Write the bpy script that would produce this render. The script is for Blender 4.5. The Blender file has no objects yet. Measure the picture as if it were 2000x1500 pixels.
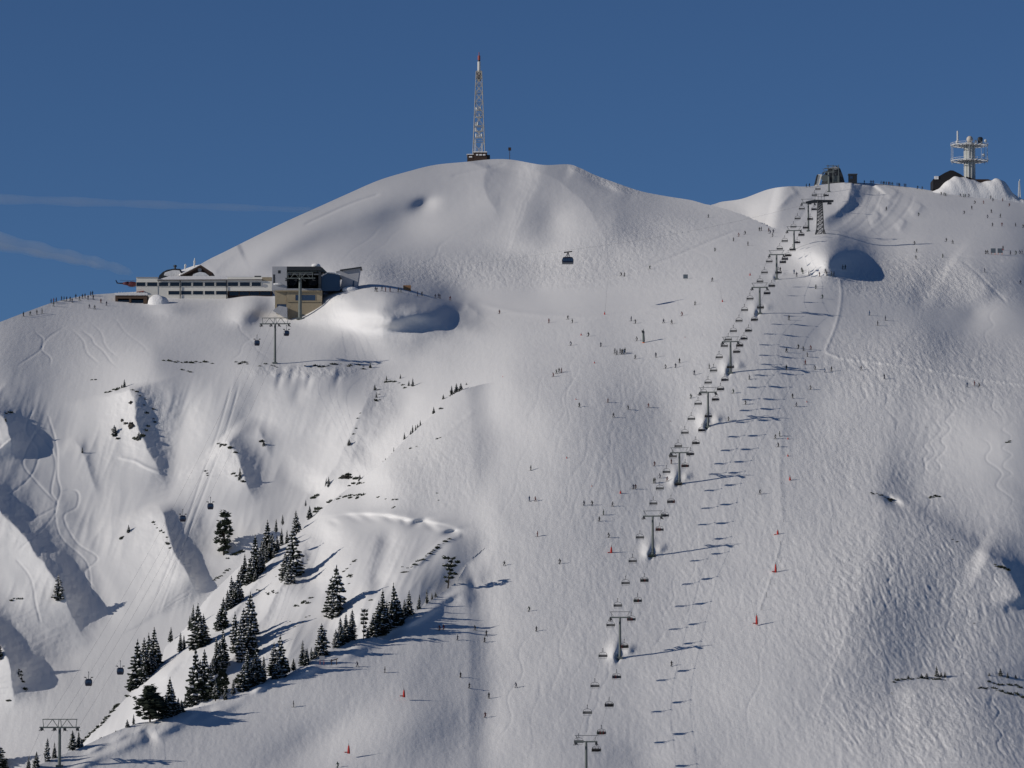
import bpy, bmesh, math, random
import numpy as np
from mathutils import Vector, Matrix
random.seed(7)
R = math.radians
S = bpy.context.scene
COL = S.collection

# ------------------------------------------------------------------ camera
F_PX, PITCH = 8000.0, R(5.0)
cam_d = bpy.data.cameras.new('camera'); cam = bpy.data.objects.new('camera', cam_d); COL.objects.link(cam)
cam_d.sensor_width = 36.0; cam_d.lens = 36.0 * F_PX / 2000.0
cam_d.clip_start = 1.0; cam_d.clip_end = 90000.0
cam.location = (0, 0, 0); cam.rotation_euler = (R(90) + PITCH, 0, 0)
S.camera = cam

# ------------------------------------------------------------------ sky and sun
SUN_EL, SUN_AZ = R(21.0), R(-106.0)        # azimuth measured from +y (away from the camera) clockwise
w = bpy.data.worlds.new('World'); S.world = w; w.use_nodes = True
nt = w.node_tree; nt.nodes.clear()
wo = nt.nodes.new('ShaderNodeOutputWorld'); bg = nt.nodes.new('ShaderNodeBackground')
sky = nt.nodes.new('ShaderNodeTexSky'); sky.sky_type = 'NISHITA'; sky.sun_disc = False
sky.sun_elevation = SUN_EL; sky.sun_rotation = SUN_AZ
sky.altitude = 4500.0; sky.air_density = 1.0; sky.dust_density = 0.05; sky.ozone_density = 6.2
bg.inputs['Strength'].default_value = 0.055
nt.links.new(sky.outputs[0], bg.inputs['Color']); nt.links.new(bg.outputs[0], wo.inputs['Surface'])
sd = bpy.data.lights.new('sun', 'SUN'); sun = bpy.data.objects.new('sun', sd); COL.objects.link(sun)
sd.energy = 3.15; sd.angle = R(0.5); sd.color = (1.0, 0.93, 0.83)
SUN_DIR = Vector((math.sin(SUN_AZ) * math.cos(SUN_EL), math.cos(SUN_AZ) * math.cos(SUN_EL), math.sin(SUN_EL)))
sun.rotation_euler = SUN_DIR.to_track_quat('Z', 'Y').to_euler()
S.view_settings.view_transform = 'Standard'; S.view_settings.look = 'None'
S.view_settings.exposure = 0.0; S.view_settings.gamma = 1.0; S.view_settings.use_curve_mapping = False

# ------------------------------------------------------------------ materials
def mat(name, col, rough=0.6, metal=0.0, var=0.0, scale=2.0, bump=0.0, spec=0.3):
    m = bpy.data.materials.new(name); m.use_nodes = True; n = m.node_tree; b = n.nodes['Principled BSDF']
    b.inputs['Base Color'].default_value = (*col, 1); b.inputs['Roughness'].default_value = rough
    b.inputs['Metallic'].default_value = metal; b.inputs['Specular IOR Level'].default_value = spec
    if var or bump:
        tc = n.nodes.new('ShaderNodeTexCoord'); nz = n.nodes.new('ShaderNodeTexNoise')
        nz.inputs['Scale'].default_value = scale; nz.inputs['Detail'].default_value = 4
        n.links.new(tc.outputs['Object'], nz.inputs['Vector'])
    if var:
        mx = n.nodes.new('ShaderNodeMix'); mx.data_type = 'RGBA'
        mx.inputs[6].default_value = (*[c * (1 - var) for c in col], 1)
        mx.inputs[7].default_value = (*[min(1, c * (1 + var)) for c in col], 1)
        n.links.new(nz.outputs['Fac'], mx.inputs[0]); n.links.new(mx.outputs[2], b.inputs['Base Color'])
    if bump:
        bp = n.nodes.new('ShaderNodeBump'); bp.inputs['Distance'].default_value = bump
        n.links.new(nz.outputs['Fac'], bp.inputs['Height']); n.links.new(bp.outputs[0], b.inputs['Normal'])
    return m

def snow_terrain_material():
    m = bpy.data.materials.new('snow_slope'); m.use_nodes = True; n = m.node_tree; b = n.nodes['Principled BSDF']
    b.inputs['Roughness'].default_value = 0.75; b.inputs['Specular IOR Level'].default_value = 0.2
    L = n.links.new
    tc = n.nodes.new('ShaderNodeTexCoord')
    n1 = n.nodes.new('ShaderNodeTexNoise'); n1.inputs['Scale'].default_value = 0.012; n1.inputs['Detail'].default_value = 6
    L(tc.outputs['Object'], n1.inputs['Vector'])
    mx = n.nodes.new('ShaderNodeMix'); mx.data_type = 'RGBA'
    mx.inputs[6].default_value = (0.70, 0.70, 0.715, 1); mx.inputs[7].default_value = (0.76, 0.76, 0.765, 1)
    L(n1.outputs['Fac'], mx.inputs[0]); L(mx.outputs[2], b.inputs['Base Color'])
    at = n.nodes.new('ShaderNodeAttribute'); at.attribute_name = 'rough'
    n2 = n.nodes.new('ShaderNodeTexNoise'); n2.inputs['Scale'].default_value = 0.85; n2.inputs['Detail'].default_value = 5
    n2.inputs['Roughness'].default_value = 0.65; n2.inputs['Distortion'].default_value = 0.8
    L(tc.outputs['Object'], n2.inputs['Vector'])
    mp = n.nodes.new('ShaderNodeMapping'); mp.inputs['Scale'].default_value = (0.5, 0.07, 0.07); mp.inputs['Rotation'].default_value = (0, 0, R(-35))
    n3 = n.nodes.new('ShaderNodeTexNoise'); n3.inputs['Scale'].default_value = 1.0; n3.inputs['Detail'].default_value = 4
    L(tc.outputs['Object'], mp.inputs['Vector']); L(mp.outputs[0], n3.inputs['Vector'])
    ad = n.nodes.new('ShaderNodeMath'); ad.operation = 'ADD'; L(n2.outputs['Fac'], ad.inputs[0]); L(n3.outputs['Fac'], ad.inputs[1])
    mu = n.nodes.new('ShaderNodeMath'); mu.operation = 'MULTIPLY'; L(ad.outputs[0], mu.inputs[0]); L(at.outputs['Fac'], mu.inputs[1])
    bp = n.nodes.new('ShaderNodeBump'); bp.inputs['Distance'].default_value = 0.55; bp.inputs['Strength'].default_value = 1.0
    L(mu.outputs[0], bp.inputs['Height']); L(bp.outputs[0], b.inputs['Normal'])
    return m

# ------------------------------------------------------------------ picture point + distance -> place in the world
CP, SP = math.cos(PITCH), math.sin(PITCH)
def to_world(u, v, d):
    x = (u - 1000.0) / F_PX * d; y = d; z = (750.0 - v) / F_PX * d
    return x, y * CP - z * SP, y * SP + z * CP
def W(u, v, d): return Vector(to_world(u, v, d))

# ------------------------------------------------------------------ terrain
def sstep(x): x = np.clip(x, 0, 1); return x * x * (3 - 2 * x)
def fit(points, smooth=0.5):
    P = np.array(points, float); X = P[:, :2] / 1000.0; y = P[:, 2]; n = len(P)
    def phi(r2): return np.where(r2 > 0, 0.5 * r2 * np.log(np.maximum(r2, 1e-20)), 0)
    K = phi(((X[:, None] - X[None]) ** 2).sum(-1)) + np.eye(n) * smooth * 1e-4
    Q = np.c_[np.ones(n), X]; A = np.block([[K, Q], [Q.T, np.zeros((3, 3))]])
    sol = np.linalg.solve(A, np.r_[y, 0, 0, 0]); wts, c = sol[:n], sol[n:]
    def f(u, v):
        u = np.asarray(u, float) / 1000; v = np.asarray(v, float) / 1000
        out = c[0] + c[1] * u + c[2] * v
        for (a, b), k in zip(X, wts): out = out + k * phi((u - a) ** 2 + (v - b) ** 2)
        return out
    return f
def poly_dist(u, v, pl):
    """distance to an open line, side (+ = right of the direction of travel with v down), position along it 0..1"""
    pl = np.asarray(pl, float); best = np.full(u.shape, 1e9); side = np.zeros(u.shape); par = np.zeros(u.shape)
    seg = np.hypot(*(pl[1:] - pl[:-1]).T); cum = np.r_[0, np.cumsum(seg)]; tot = cum[-1]
    for k in range(len(pl) - 1):
        a, b = pl[k], pl[k + 1]; dx, dy = b - a; l2 = dx * dx + dy * dy
        t = np.clip(((u - a[0]) * dx + (v - a[1]) * dy) / l2, 0, 1)
        ex, ey = u - a[0] - t * dx, v - a[1] - t * dy; dd = np.hypot(ex, ey)
        s = -np.sign(dx * ey - dy * ex)
        m = dd < best; best = np.where(m, dd, best); side = np.where(m, s, side)
        par = np.where(m, (cum[k] + t * seg[k]) / tot, par)
    return best, side, par
def inside(u, v, pl):
    pl = np.asarray(pl, float); r = np.zeros(u.shape, bool); n = len(pl); j = n - 1
    for i in range(n):
        xi, yi = pl[i]; xj, yj = pl[j]
        if yi != yj:
            c = ((yi > v) != (yj > v)) & (u < (xj - xi) * (v - yi) / (yj - yi) + xi); r ^= c
        j = i
    return r
def smooth_line(pts, n=8):
    """Catmull-Rom through the points"""
    P = np.array(pts, float); P = np.vstack([2 * P[0] - P[1], P, 2 * P[-1] - P[-2]]); out = []
    for i in range(1, len(P) - 2):
        for t in np.linspace(0, 1, n, endpoint=False):
            a, b, c, d = P[i - 1:i + 3]
            out.append(0.5 * ((2 * b) + (-a + c) * t + (2 * a - 5 * b + 4 * c - d) * t * t + (-a + 3 * b - 3 * c + d) * t ** 3))
    out.append(P[-2]); return np.array(out)
_perm = np.random.RandomState(3).permutation(4096)
_grad = np.random.RandomState(4).rand(4096) * 2 * np.pi
def noise(x, y, seed=0):
    xi = np.floor(x).astype(np.int64); yi = np.floor(y).astype(np.int64); xf = x - xi; yf = y - yi
    def g(ix, iy, fx, fy):
        h = _perm[(_perm[(ix + seed * 57) & 4095] + iy) & 4095]; a = _grad[h]
        return np.cos(a) * fx + np.sin(a) * fy
    sx = xf ** 3 * (xf * (xf * 6 - 15) + 10); sy = yf ** 3 * (yf * (yf * 6 - 15) + 10)
    a = g(xi, yi, xf, yf); b = g(xi + 1, yi, xf - 1, yf); c = g(xi, yi + 1, xf, yf - 1); d = g(xi + 1, yi + 1, xf - 1, yf - 1)
    return ((a + (b - a) * sx) + ((c + (d - c) * sx) - (a + (b - a) * sx)) * sy) * 1.5
def fbm(x, y, oct=4, seed=0, gain=0.5):
    o = 0; a = 1.0
    for k in range(oct): o = o + a * noise(x, y, seed + k); x = x * 2.03 + 11; y = y * 2.03 + 7; a *= gain
    return o

SKYLINE = smooth_line([(-420, 790), (-300, 745), (-100, 668), (0, 629), (60, 606), (110, 589), (170, 577), (230, 572), (300, 566), (345, 545), (400, 511),
    (440, 491), (500, 461), (560, 432), (620, 405), (680, 378), (740, 352), (800, 334), (850, 322), (910, 316), (960, 311), (1000, 312),
    (1060, 322), (1110, 321), (1135, 329), (1160, 341), (1200, 356), (1250, 373), (1300, 383), (1350, 391), (1385, 400), (1410, 394),
    (1450, 388), (1500, 370), (1540, 364), (1580, 364), (1640, 357), (1700, 358), (1760, 364), (1800, 369), (1850, 378), (1900, 385),
    (1960, 391), (2000, 398), (2100, 420), (2300, 470), (2420, 500)], 6)
RIDGE_A = smooth_line([(-420, 1790), (-300, 1705), (-100, 1590), (0, 1534), (60, 1502), (110, 1479), (155, 1461), (200, 1440), (245, 1421), (275, 1411),
    (300, 1408), (330, 1396), (380, 1383), (430, 1371), (470, 1352), (500, 1338), (530, 1322), (560, 1318), (600, 1294), (640, 1274), (680, 1252), (740, 1240),
    (790, 1208), (830, 1182), (860, 1160), (885, 1142), (903, 1118), (912, 1098)], 5)
RIDGE_B = smooth_line([(140, 1500), (165, 1445), (200, 1408), (240, 1370), (262, 1344), (300, 1315), (316, 1290), (322, 1266), (341, 1248), (366, 1222), (392, 1184),
    (405, 1168), (443, 1130), (472, 1104), (500, 1085), (530, 1062), (560, 1055), (590, 1035), (610, 1008), (640, 985), (665, 965), (700, 940),
    (745, 905), (790, 860), (820, 833), (847, 808), (870, 780), (900, 763), (940, 751), (975, 745)], 5)
RIDGE_E = smooth_line([(1385, 400), (1420, 409), (1460, 423), (1495, 439), (1520, 449)], 5)
JOIN_E = [(1520, 449), (1560, 300)]
JOIN_B = [(975, 745), (985, 800), (990, 950), (990, 1060), (990, 1900)]
JOIN_A = [(912, 1098), (950, 1068), (990, 1060), (990, 1900)]
POLY_A = np.vstack([RIDGE_A, [(950, 1068), (990, 1060), (990, 1900), (-420, 1900)]])
POLY_B = np.vstack([RIDGE_B, [(985, 800), (990, 950), (990, 1900), (-100, 1900), (60, 1700)]])
POLY_E = np.vstack([RIDGE_E, [(1560, 300), (1300, 300), (1385, 400)]])

PTS_F = [(-400, 1700, 1330), (-300, 1500, 1400), (100, 1450, 1400), (0, 1300, 1450), (200, 1250, 1460), (100, 1150, 1488), (100, 1000, 1519), (300, 1000, 1514),
    (330, 1120, 1486), (300, 850, 1566), (100, 850, 1566), (-200, 1000, 1525), (-300, 1250, 1490), (0, 740, 1594), (300, 715, 1600), (500, 716, 1600), (640, 716, 1600), (500, 850, 1556),
    (500, 1000, 1508), (640, 850, 1552), (640, 960, 1520), (760, 800, 1553), (860, 740, 1572), (-300, 800, 1590), (300, 690, 1618), (500, 690, 1622), (660, 690, 1630), (0, 700, 1612),
    (300, 640, 1690), (500, 640, 1695), (700, 650, 1690), (100, 640, 1675), (-300, 745, 1620), (0, 630, 1670), (150, 582, 1735), (300, 566, 1765), (300, 600, 1735), (550, 600, 1740), (700, 590, 1760),
    (850, 640, 1690), (850, 690, 1625),
    (400, 515, 1830), (500, 461, 1890), (620, 405, 1970), (740, 352, 2060), (850, 322, 2130), (960, 311, 2165), (1110, 321, 2170), (1200, 356, 2130), (1300, 383, 2080), (1385, 400, 2040),
    (520, 520, 1815), (700, 540, 1800), (700, 480, 1880), (850, 480, 1890), (850, 400, 1990), (1000, 480, 1890), (1000, 400, 1985), (900, 560, 1790), (1050, 560, 1780), (1200, 500, 1840), (1200, 430, 1930),
    (1350, 480, 1850), (1450, 455, 1890), (900, 610, 1730), (1050, 610, 1685), (1180, 600, 1675), (1300, 540, 1745), (1000, 660, 1620), (1150, 650, 1605),
    (1000, 740, 1530), (1000, 850, 1472), (1000, 1000, 1400), (1000, 1150, 1330), (1000, 1300, 1265), (1000, 1500, 1180), (1000, 1700, 1110), (940, 1150, 1332), (940, 1300, 1267), (940, 1500, 1181), (940, 1000, 1402), (940, 1700, 1111),
    (1300, 650, 1590), (1300, 800, 1495), (1300, 1000, 1400), (1300, 1200, 1310), (1300, 1500, 1180), (1400, 560, 1680), (1500, 530, 1720), (1520, 449, 1910), (1600, 460, 1890),
    (1600, 530, 1720), (1600, 650, 1585), (1600, 800, 1492), (1600, 1000, 1398), (1600, 1200, 1308), (1600, 1500, 1180),
    (1600, 400, 2050), (1620, 357, 2160), (1760, 364, 2170), (1760, 430, 1980), (1800, 500, 1790), (1900, 500, 1790), (1900, 385, 2140), (2000, 398, 2130), (2100, 430, 2080), (2000, 500, 1810), (1960, 440, 1960),
    (1800, 570, 1715), (1900, 610, 1680), (2050, 590, 1720), (1800, 650, 1590), (1900, 700, 1560), (2050, 700, 1570), (1800, 800, 1492), (2000, 820, 1480), (1800, 950, 1425), (2000, 950, 1427), (1950, 1050, 1380),
    (1800, 1150, 1322), (2000, 1250, 1300), (1800, 1310, 1262), (1980, 1320, 1268), (1900, 1400, 1218), (2000, 1500, 1180), (2300, 1300, 1320), (2300, 900, 1500), (2300, 600, 1740), (2300, 1700, 1120), (1500, 1700, 1110), (2300, 480, 2040),
    (600, 1300, 1420), (800, 1300, 1310), (600, 1500, 1360), (800, 1500, 1230), (300, 1600, 1360), (700, 1150, 1440), (600, 1700, 1300)]
PTS_B = [(258, 1347, 1345), (341, 1248, 1385), (405, 1168, 1415), (500, 1085, 1440), (610, 1008, 1462), (700, 940, 1480), (800, 850, 1500), (900, 763, 1530), (975, 745, 1535),
    (200, 1408, 1320), (300, 1360, 1310), (360, 1330, 1305), (420, 1280, 1322), (500, 1180, 1375), (560, 1120, 1390), (450, 1350, 1285), (560, 1250, 1312), (650, 1150, 1350), (650, 1230, 1318),
    (640, 1020, 1432), (720, 1010, 1420), (830, 1015, 1405), (900, 1030, 1392), (780, 1130, 1335), (850, 1100, 1350), (880, 1060, 1370), (700, 1200, 1318), (800, 1180, 1320),
    (760, 930, 1455), (860, 860, 1478), (900, 950, 1430), (960, 1000, 1402), (960, 850, 1473),
    (600, 1400, 1280), (300, 1500, 1270), (100, 1600, 1270), (800, 1350, 1290), (900, 1200, 1325), (950, 1068, 1370), (990, 1120, 1345), (940, 1150, 1345)]
PTS_A = [(-300, 1705, 1060), (-100, 1590, 1100), (60, 1502, 1160), (155, 1461, 1180), (275, 1411, 1200), (430, 1371, 1222), (560, 1318, 1242), (640, 1274, 1260), (740, 1240, 1280), (830, 1182, 1308),
    (885, 1142, 1332), (912, 1098, 1345), (300, 1500, 1168), (600, 1500, 1173), (100, 1650, 1100), (600, 1400, 1212), (450, 1440, 1194), (800, 1500, 1173), (800, 1350, 1232), (900, 1250, 1282), (900, 1400, 1221),
    (950, 1100, 1352), (990, 1100, 1352), (990, 1200, 1308), (990, 1350, 1244), (990, 1500, 1179), (600, 1700, 1090), (900, 1700, 1108), (-300, 1850, 1010)]

class Relief:
    """collects displacement towards the viewer, in metres, on a set of points"""
    def __init__(s, u, v): s.u, s.v = u, v; s.d = np.zeros(u.shape); s.h = np.zeros(u.shape)
    def box(s, pl, m):
        pl = np.asarray(pl, float)
        return (s.u > pl[:, 0].min() - m) & (s.u < pl[:, 0].max() + m) & (s.v > pl[:, 1].min() - m) & (s.v < pl[:, 1].max() + m)
    def ridge(s, pl, wl, wr, amp, t0=0.15, t1=0.3, wob=0.12, seed=0, sharp=True):
        """lines run downhill; wl / wr = spread to picture-left / picture-right"""
        pl = smooth_line(pl, 6); k = s.box(pl, 3 * max(wl, wr)); u, v = s.u[k], s.v[k]
        wu = u + wob * wl * 0.6 * noise(u / 47, v / 47, seed + 5) + 1.6 * noise(u / 13, v / 13, seed + 9) + .8 * noise(u / 5, v / 5, seed + 19)
        dd, side, t = poly_dist(wu, v, pl)
        wd = np.where(side > 0, wr, wl)
        fade = sstep(t / max(t0, 1e-3)) * sstep((1 - t) / max(t1, 1e-3)) if (t0 or t1) else 1
        q = dd / wd
        prof = 1 / (1 + q * q) ** 1.5
        if amp > 0 and sharp: prof = .45 * prof + .55 * np.exp(-1.15 * q)
        s.d[k] += amp * fade * np.where(q < 3, prof * sstep((3 - q)), 0)
    def bump(s, cu, cv, rx, ry, amp, rot=0, rxr=None):
        du, dv = s.u - cu, s.v - cv; c, sn = math.cos(R(rot)), math.sin(R(rot)); a = du * c + dv * sn; b = -du * sn + dv * c
        if abs(rx) > 45 and ry > 25 and amp > 20:      # wind-shaped, not a perfect dome
            a = a + rx * .09 * noise(s.u / 75, s.v / 40, 201) + .5 * noise(s.u / 13, s.v / 9, 202); b = b + ry * .09 * noise(s.u / 80, s.v / 45, 203)
        if rxr: rx = np.where(a > 0, rxr, rx)
        s.d += amp * np.exp(-(a / rx) ** 2 - (b / ry) ** 2)
    def line(s, pl, w, h, n=6, fade=0.08):
        """narrow berm (h>0) or groove (h<0); h in metres of height"""
        pl = smooth_line(pl, n); k = s.box(pl, 4 * w); dd, _, t = poly_dist(s.u[k], s.v[k], pl)
        f = sstep(t / fade) * sstep((1 - t) / fade) if fade else 1
        s.h[k] += h * f * np.exp(-(dd / w) ** 2)
    def step(s, pl, w, reach, amp):
        """ledge: picture-below side of the line bulges towards the viewer and fades over reach"""
        pl = smooth_line(pl, 6); k = s.box(pl, reach * 2.5); dd, side, t = poly_dist(s.u[k], s.v[k], pl)
        sd = -dd * side; f = sstep(t / .15) * sstep((1 - t) / .15)
        s.d[k] += amp * f * np.where(sd > 0, sstep(sd / w), 0) * np.exp(-np.maximum(sd - w, 0) / reach)

def relief_F(u, v):
    r = Relief(u, v)
    # --- ravine on the left
    r.ridge([(252, 752), (262, 790), (272, 840), (300, 900), (330, 960)], 46, 34, 9, .05, .5)
    r.ridge([(308, 978), (328, 1040), (352, 1100), (385, 1150), (400, 1180)], 66, 28, 8.5, .12, .35)
    r.ridge([(-60, 930), (30, 1030), (80, 1090), (118, 1150), (150, 1215), (180, 1270)], 150, 44, 16, 0, .35, .08)
    r.ridge([(-110, 1130), (-40, 1200), (5, 1270), (25, 1330), (30, 1400)], 140, 46, 17, 0, .35, .08)
    r.ridge([(432, 850), (462, 885), (478, 930), (500, 990)], 50, 30, 8, .15, .5)
    r.ridge([(740, 735), (700, 820), (660, 900), (615, 975)], 70, 42, 7, .3, .2)
    r.ridge([(140, 850), (160, 885), (178, 930), (190, 980)], 40, 12, 2, .2, .4)
    r.ridge([(-30, 790), (10, 820), (20, 850), (30, 900)], 50, 26, 8, .1, .4)
    r.ridge([(500, 830), (515, 860), (530, 900)], 25, 12, 1.5, .3, .5)
    r.ridge([(185, 780), (192, 900), (182, 1050), (200, 1180), (215, 1240)], 90, 40, -1.6, .2, .1, .1)
    r.ridge([(375, 720), (355, 830), (338, 930), (352, 980)], 44, 50, -4, .35, .2, .1)
    r.ridge([(420, 980), (400, 1060), (392, 1130)], 34, 50, -2, .3, .2, .1)
    r.ridge([(520, 722), (498, 790), (480, 850)], 44, 60, -3.5, .4, .3, .1)
    r.ridge([(600, 720), (585, 760), (572, 800)], 14, 18, -1.5, .4, .4)
    r.ridge([(820, 750), (790, 800), (750, 850), (700, 910)], 30, 30, -3, .35, .2)
    for k, (a, b) in enumerate([(541, 730), (566, 721), (598, 733), (655, 728)]):
        r.bump(a, b, 9, 7, 1.2); r.bump(a + 5, b + 12, 6, 16, -1.2, 15)
    r.line([(480, 724), (520, 716), (560, 718), (610, 722), (660, 724), (700, 722)], 5, 0.1)
    r.line([(230, 893), (262, 900), (285, 912), (318, 925)], 3, 0.35)
    for pl in ([(70, 790), (50, 840), (75, 880), (60, 930), (15, 965), (-20, 960)], [(60, 830), (100, 880), (108, 910), (100, 960), (112, 985), (95, 1020), (30, 1080)],
               [(90, 800), (110, 870), (112, 930), (118, 960), (108, 1000), (120, 1050), (170, 1100), (180, 1160), (205, 1165)], [(75, 835), (45, 900), (70, 940), (112, 985)],
               [(0, 945), (40, 985), (65, 1010), (110, 990)], [(112, 960), (150, 960), (150, 990), (125, 1010), (150, 1060), (190, 1090), (165, 1120), (190, 1155)],
               [(455, 740), (430, 830), (395, 930), (360, 1030), (300, 1180)], [(470, 740), (445, 830), (410, 930), (372, 1030), (310, 1200)], [(30, 1090), (60, 1130), (70, 1180), (80, 1220)]):
        r.line(pl, 1.9, -0.22, 8)
    # wind-carved flutes that run down the ravine walls
    q = (u + .32 * (v - 700)) * .19; msk = sstep((760 - u) / 120) * sstep((v - 715) / 40) * sstep((1230 - v) / 80)
    r.d += msk * (.25 + .9 * sstep(noise(u / 130, v / 90, 95) + .35)) * (.32 * (1 - 2 * np.abs(noise(q / 7.5, v / 170, 91))) + .14 * (1 - 2 * np.abs(noise(q / 3.1, v / 90, 92))))
    # --- station mound
    r.bump(732, 592, 130, 66, 80, 12, 104); r.bump(842, 604, 110, 38, 36, 20, 70)
    r.ridge([(905, 590), (925, 605), (945, 625)], 20, 9, 3, .3, .4)
    r.bump(620, 640, 60, 22, -5); r.bump(492, 596, 34, 19, 12); r.bump(474, 618, 28, 18, 11); r.bump(330, 602, 40, 15, 8); r.bump(560, 592, 24, 12, 5)
    r.line([(930, 592), (1000, 608), (1060, 615), (1150, 619), (1200, 612), (1300, 596)], 5, 0.35)
    # --- summit dome
    r.ridge([(1000, 318), (1065, 340), (1115, 372), (1150, 410), (1175, 455), (1195, 500)], 84, 100, 22, .25, .45, .08)
    r.ridge([(955, 318), (945, 360), (960, 400), (985, 440)], 60, 34, 9, .1, .5, .1)
    r.bump(830, 400, 24, 14, -11, -20); r.bump(790, 440, 70, 40, -12, -15); r.bump(740, 400, 90, 30, 9, -20)
    r.bump(1010, 500, 120, 25, -7, 8); r.bump(1080, 440, 34, 44, -9, 20); r.bump(560, 480, 110, 26, 10, -28)
    r.ridge([(1105, 325), (1150, 345), (1195, 366), (1240, 385)], 18, 12, 7, .15, .3, .6)
    r.bump(1175, 358, 34, 9, -9, 25); r.bump(1320, 430, 90, 26, 9, 12)
    r.line([(590, 441), (640, 418), (690, 396), (745, 378)], 2.5, -0.35); r.line([(880, 345), (920, 335), (960, 327), (990, 318)], 2.5, -0.3)
    r.ridge([(476, 489), (445, 505), (420, 530), (402, 548)], 46, 16, 2.5, .1, .3, .1)
    r.line([(1085, 562), (1180, 545), (1280, 515), (1400, 466), (1440, 452), (1510, 447)], 2.2, -.55)
    # --- upper right hill
    r.ridge([(1662, 358), (1657, 385), (1640, 408), (1605, 432), (1580, 445)], 26, 20, 23, 0, .3, .1)
    r.ridge([(1712, 362), (1690, 392), (1650, 425), (1610, 448)], 18, 20, -9, .05, .3, .1)
    r.ridge([(1558, 370), (1530, 395), (1505, 412), (1480, 420)], 22, 9, 5, .1, .3, .1)
    for a, b in [(1752, 382), (1742, 405), (1720, 428), (1800, 410), (1770, 440)]:
        r.ridge([(a, b - 12), (a - 8, b), (a - 22, b + 12)], 18, 7, 4.5, .2, .4, .3)
    r.bump(1616, 486, 74, 42, 84, 10, 62); r.ridge([(1625, 458), (1668, 462), (1700, 480)], 20, 14, 6, .2, .5)
    for k, pl in enumerate([[(1700, 366), (1688, 400), (1655, 435), (1620, 455)], [(1722, 370), (1710, 405), (1680, 440), (1650, 458)], [(1762, 374), (1748, 400), (1722, 432), (1690, 456)], [(1785, 380), (1775, 405), (1750, 435), (1715, 460)], [(1545, 378), (1520, 405), (1490, 425)], [(1600, 372), (1580, 400), (1560, 430), (1530, 446)]]): r.line(pl, 3.2, -.35 if k % 2 else .35)
    r.line([(1500, 530), (1560, 535), (1640, 542)], 3, -.5)
    # --- right-hand slopes
    r.ridge([(1560, 505), (1700, 540), (1800, 560), (1860, 590)], 60, 60, 10, .2, .3, .2)
    r.ridge([(1855, 503), (1900, 535), (1950, 585)], 70, 30, 5, .15, .3, .1)
    r.line([(1878, 508), (1910, 535), (1945, 570), (1968, 592)], 2.4, -.3)
    r.line([(1870, 502), (1910, 505), (1960, 510)], 2.5, -.4)
    r.line([(1640, 545), (1643, 580), (1634, 630), (1612, 685)], 2.6, 0.22, fade=.02)
    r.line([(1608, 684), (1628, 694), (1650, 700), (1720, 708), (1800, 718), (1900, 738), (2010, 752), (2060, 760)], 2.6, .32, fade=.02)
    r.ridge([(1640, 960), (1740, 982), (1835, 1030), (1915, 1085), (1985, 1140), (2040, 1210), (2090, 1300)], 190, 60, 4, .2, .1, .1); r.bump(1630, 1190, 320, 190, 15, 0, 190); r.ridge([(1700, 940), (1765, 962), (1850, 1010), (1935, 1065), (2010, 1130), (2080, 1200)], 34, 110, -6, .2, .1, .1); r.ridge([(1905, 1070), (1955, 1100), (1985, 1140), (2000, 1190)], 50, 24, 8, .2, .2, .1)
    r.bump(1985, 1000, 60, 60, 3)
    r.bump(1745, 980, 22, 8, -5, 30); r.bump(1990, 860, 90, 60, 5); r.bump(1930, 640, 80, 30, 3, -10)
    r.step([(1740, 1332), (1800, 1326), (1850, 1326), (1915, 1336), (1990, 1330), (2080, 1340)], 30, 60, 3.5)
    r.bump(1820, 1190, 110, 120, -9, 0); r.bump(1500, 1350, 200, 90, 6, 0); r.bump(1250, 1480, 60, 40, -3)
    # --- single ski tracks, old and new
    rt = random.Random(33)
    for k in range(64):
        if k < 26: u0, v0, L, dr, am, per = rt.uniform(1000, 1560), rt.uniform(620, 1250), rt.uniform(130, 330), rt.uniform(-.42, -.12), rt.uniform(3, 9), rt.uniform(50, 110)
        elif k < 48: u0, v0, L, dr, am, per = rt.uniform(1640, 1980), rt.uniform(560, 1330), rt.uniform(70, 190), rt.uniform(-.3, .5), rt.uniform(5, 11), rt.uniform(30, 55)
        elif k < 56: u0, v0, L, dr, am, per = rt.uniform(620, 1300), rt.uniform(400, 500), rt.uniform(50, 110), rt.uniform(-2.0, 2.0), rt.uniform(3, 7), rt.uniform(30, 50)
        else: u0, v0, L, dr, am, per = rt.uniform(60, 560), rt.uniform(615, 660), rt.uniform(50, 90), rt.uniform(-1.5, 1.2), rt.uniform(3, 6), rt.uniform(30, 60)
        ph = rt.random() * 6.28; n_ = max(6, int(L / 12)); pl = [(u0 + dr * L * q / n_ + am * math.sin(ph + 6.283 * (L * q / n_) / per), v0 + L * q / n_) for q in range(n_ + 1)]
        r.line(pl, 1.7, -rt.uniform(.07, .14) * (.55 if k < 26 else 1), 3, fade=.25)
    # --- snow heaps round the pylon feet and piste edges
    for (a, b, s_) in [(1208, 1288, 1.25), (1273, 1088, 1.1), (1324, 946, 1.0), (1382, 836, 1.15), (1425, 730, 1.05), (1481, 616, 1.05), (1516, 546, .8)]:
        r.bump(a - 6 * s_, b - 14 * s_, 10 * s_, 15 * s_, 3.4 * s_, 12, 8 * s_); r.bump(a + 16 * s_, b - 16 * s_, 9 * s_, 7 * s_, 2.0 * s_, -20)
        r.bump(a - 2 * s_, b - 3 * s_, 3 * s_, 6 * s_, -3.5 * s_)
    r.ridge([(1534, 800), (1527, 860), (1523, 930), (1530, 1040)], 10, 5, .4, .1, .2, .1); r.line([(1530, 1040), (1508, 1120), (1480, 1200)], 2.5, .12)
    return r
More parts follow.
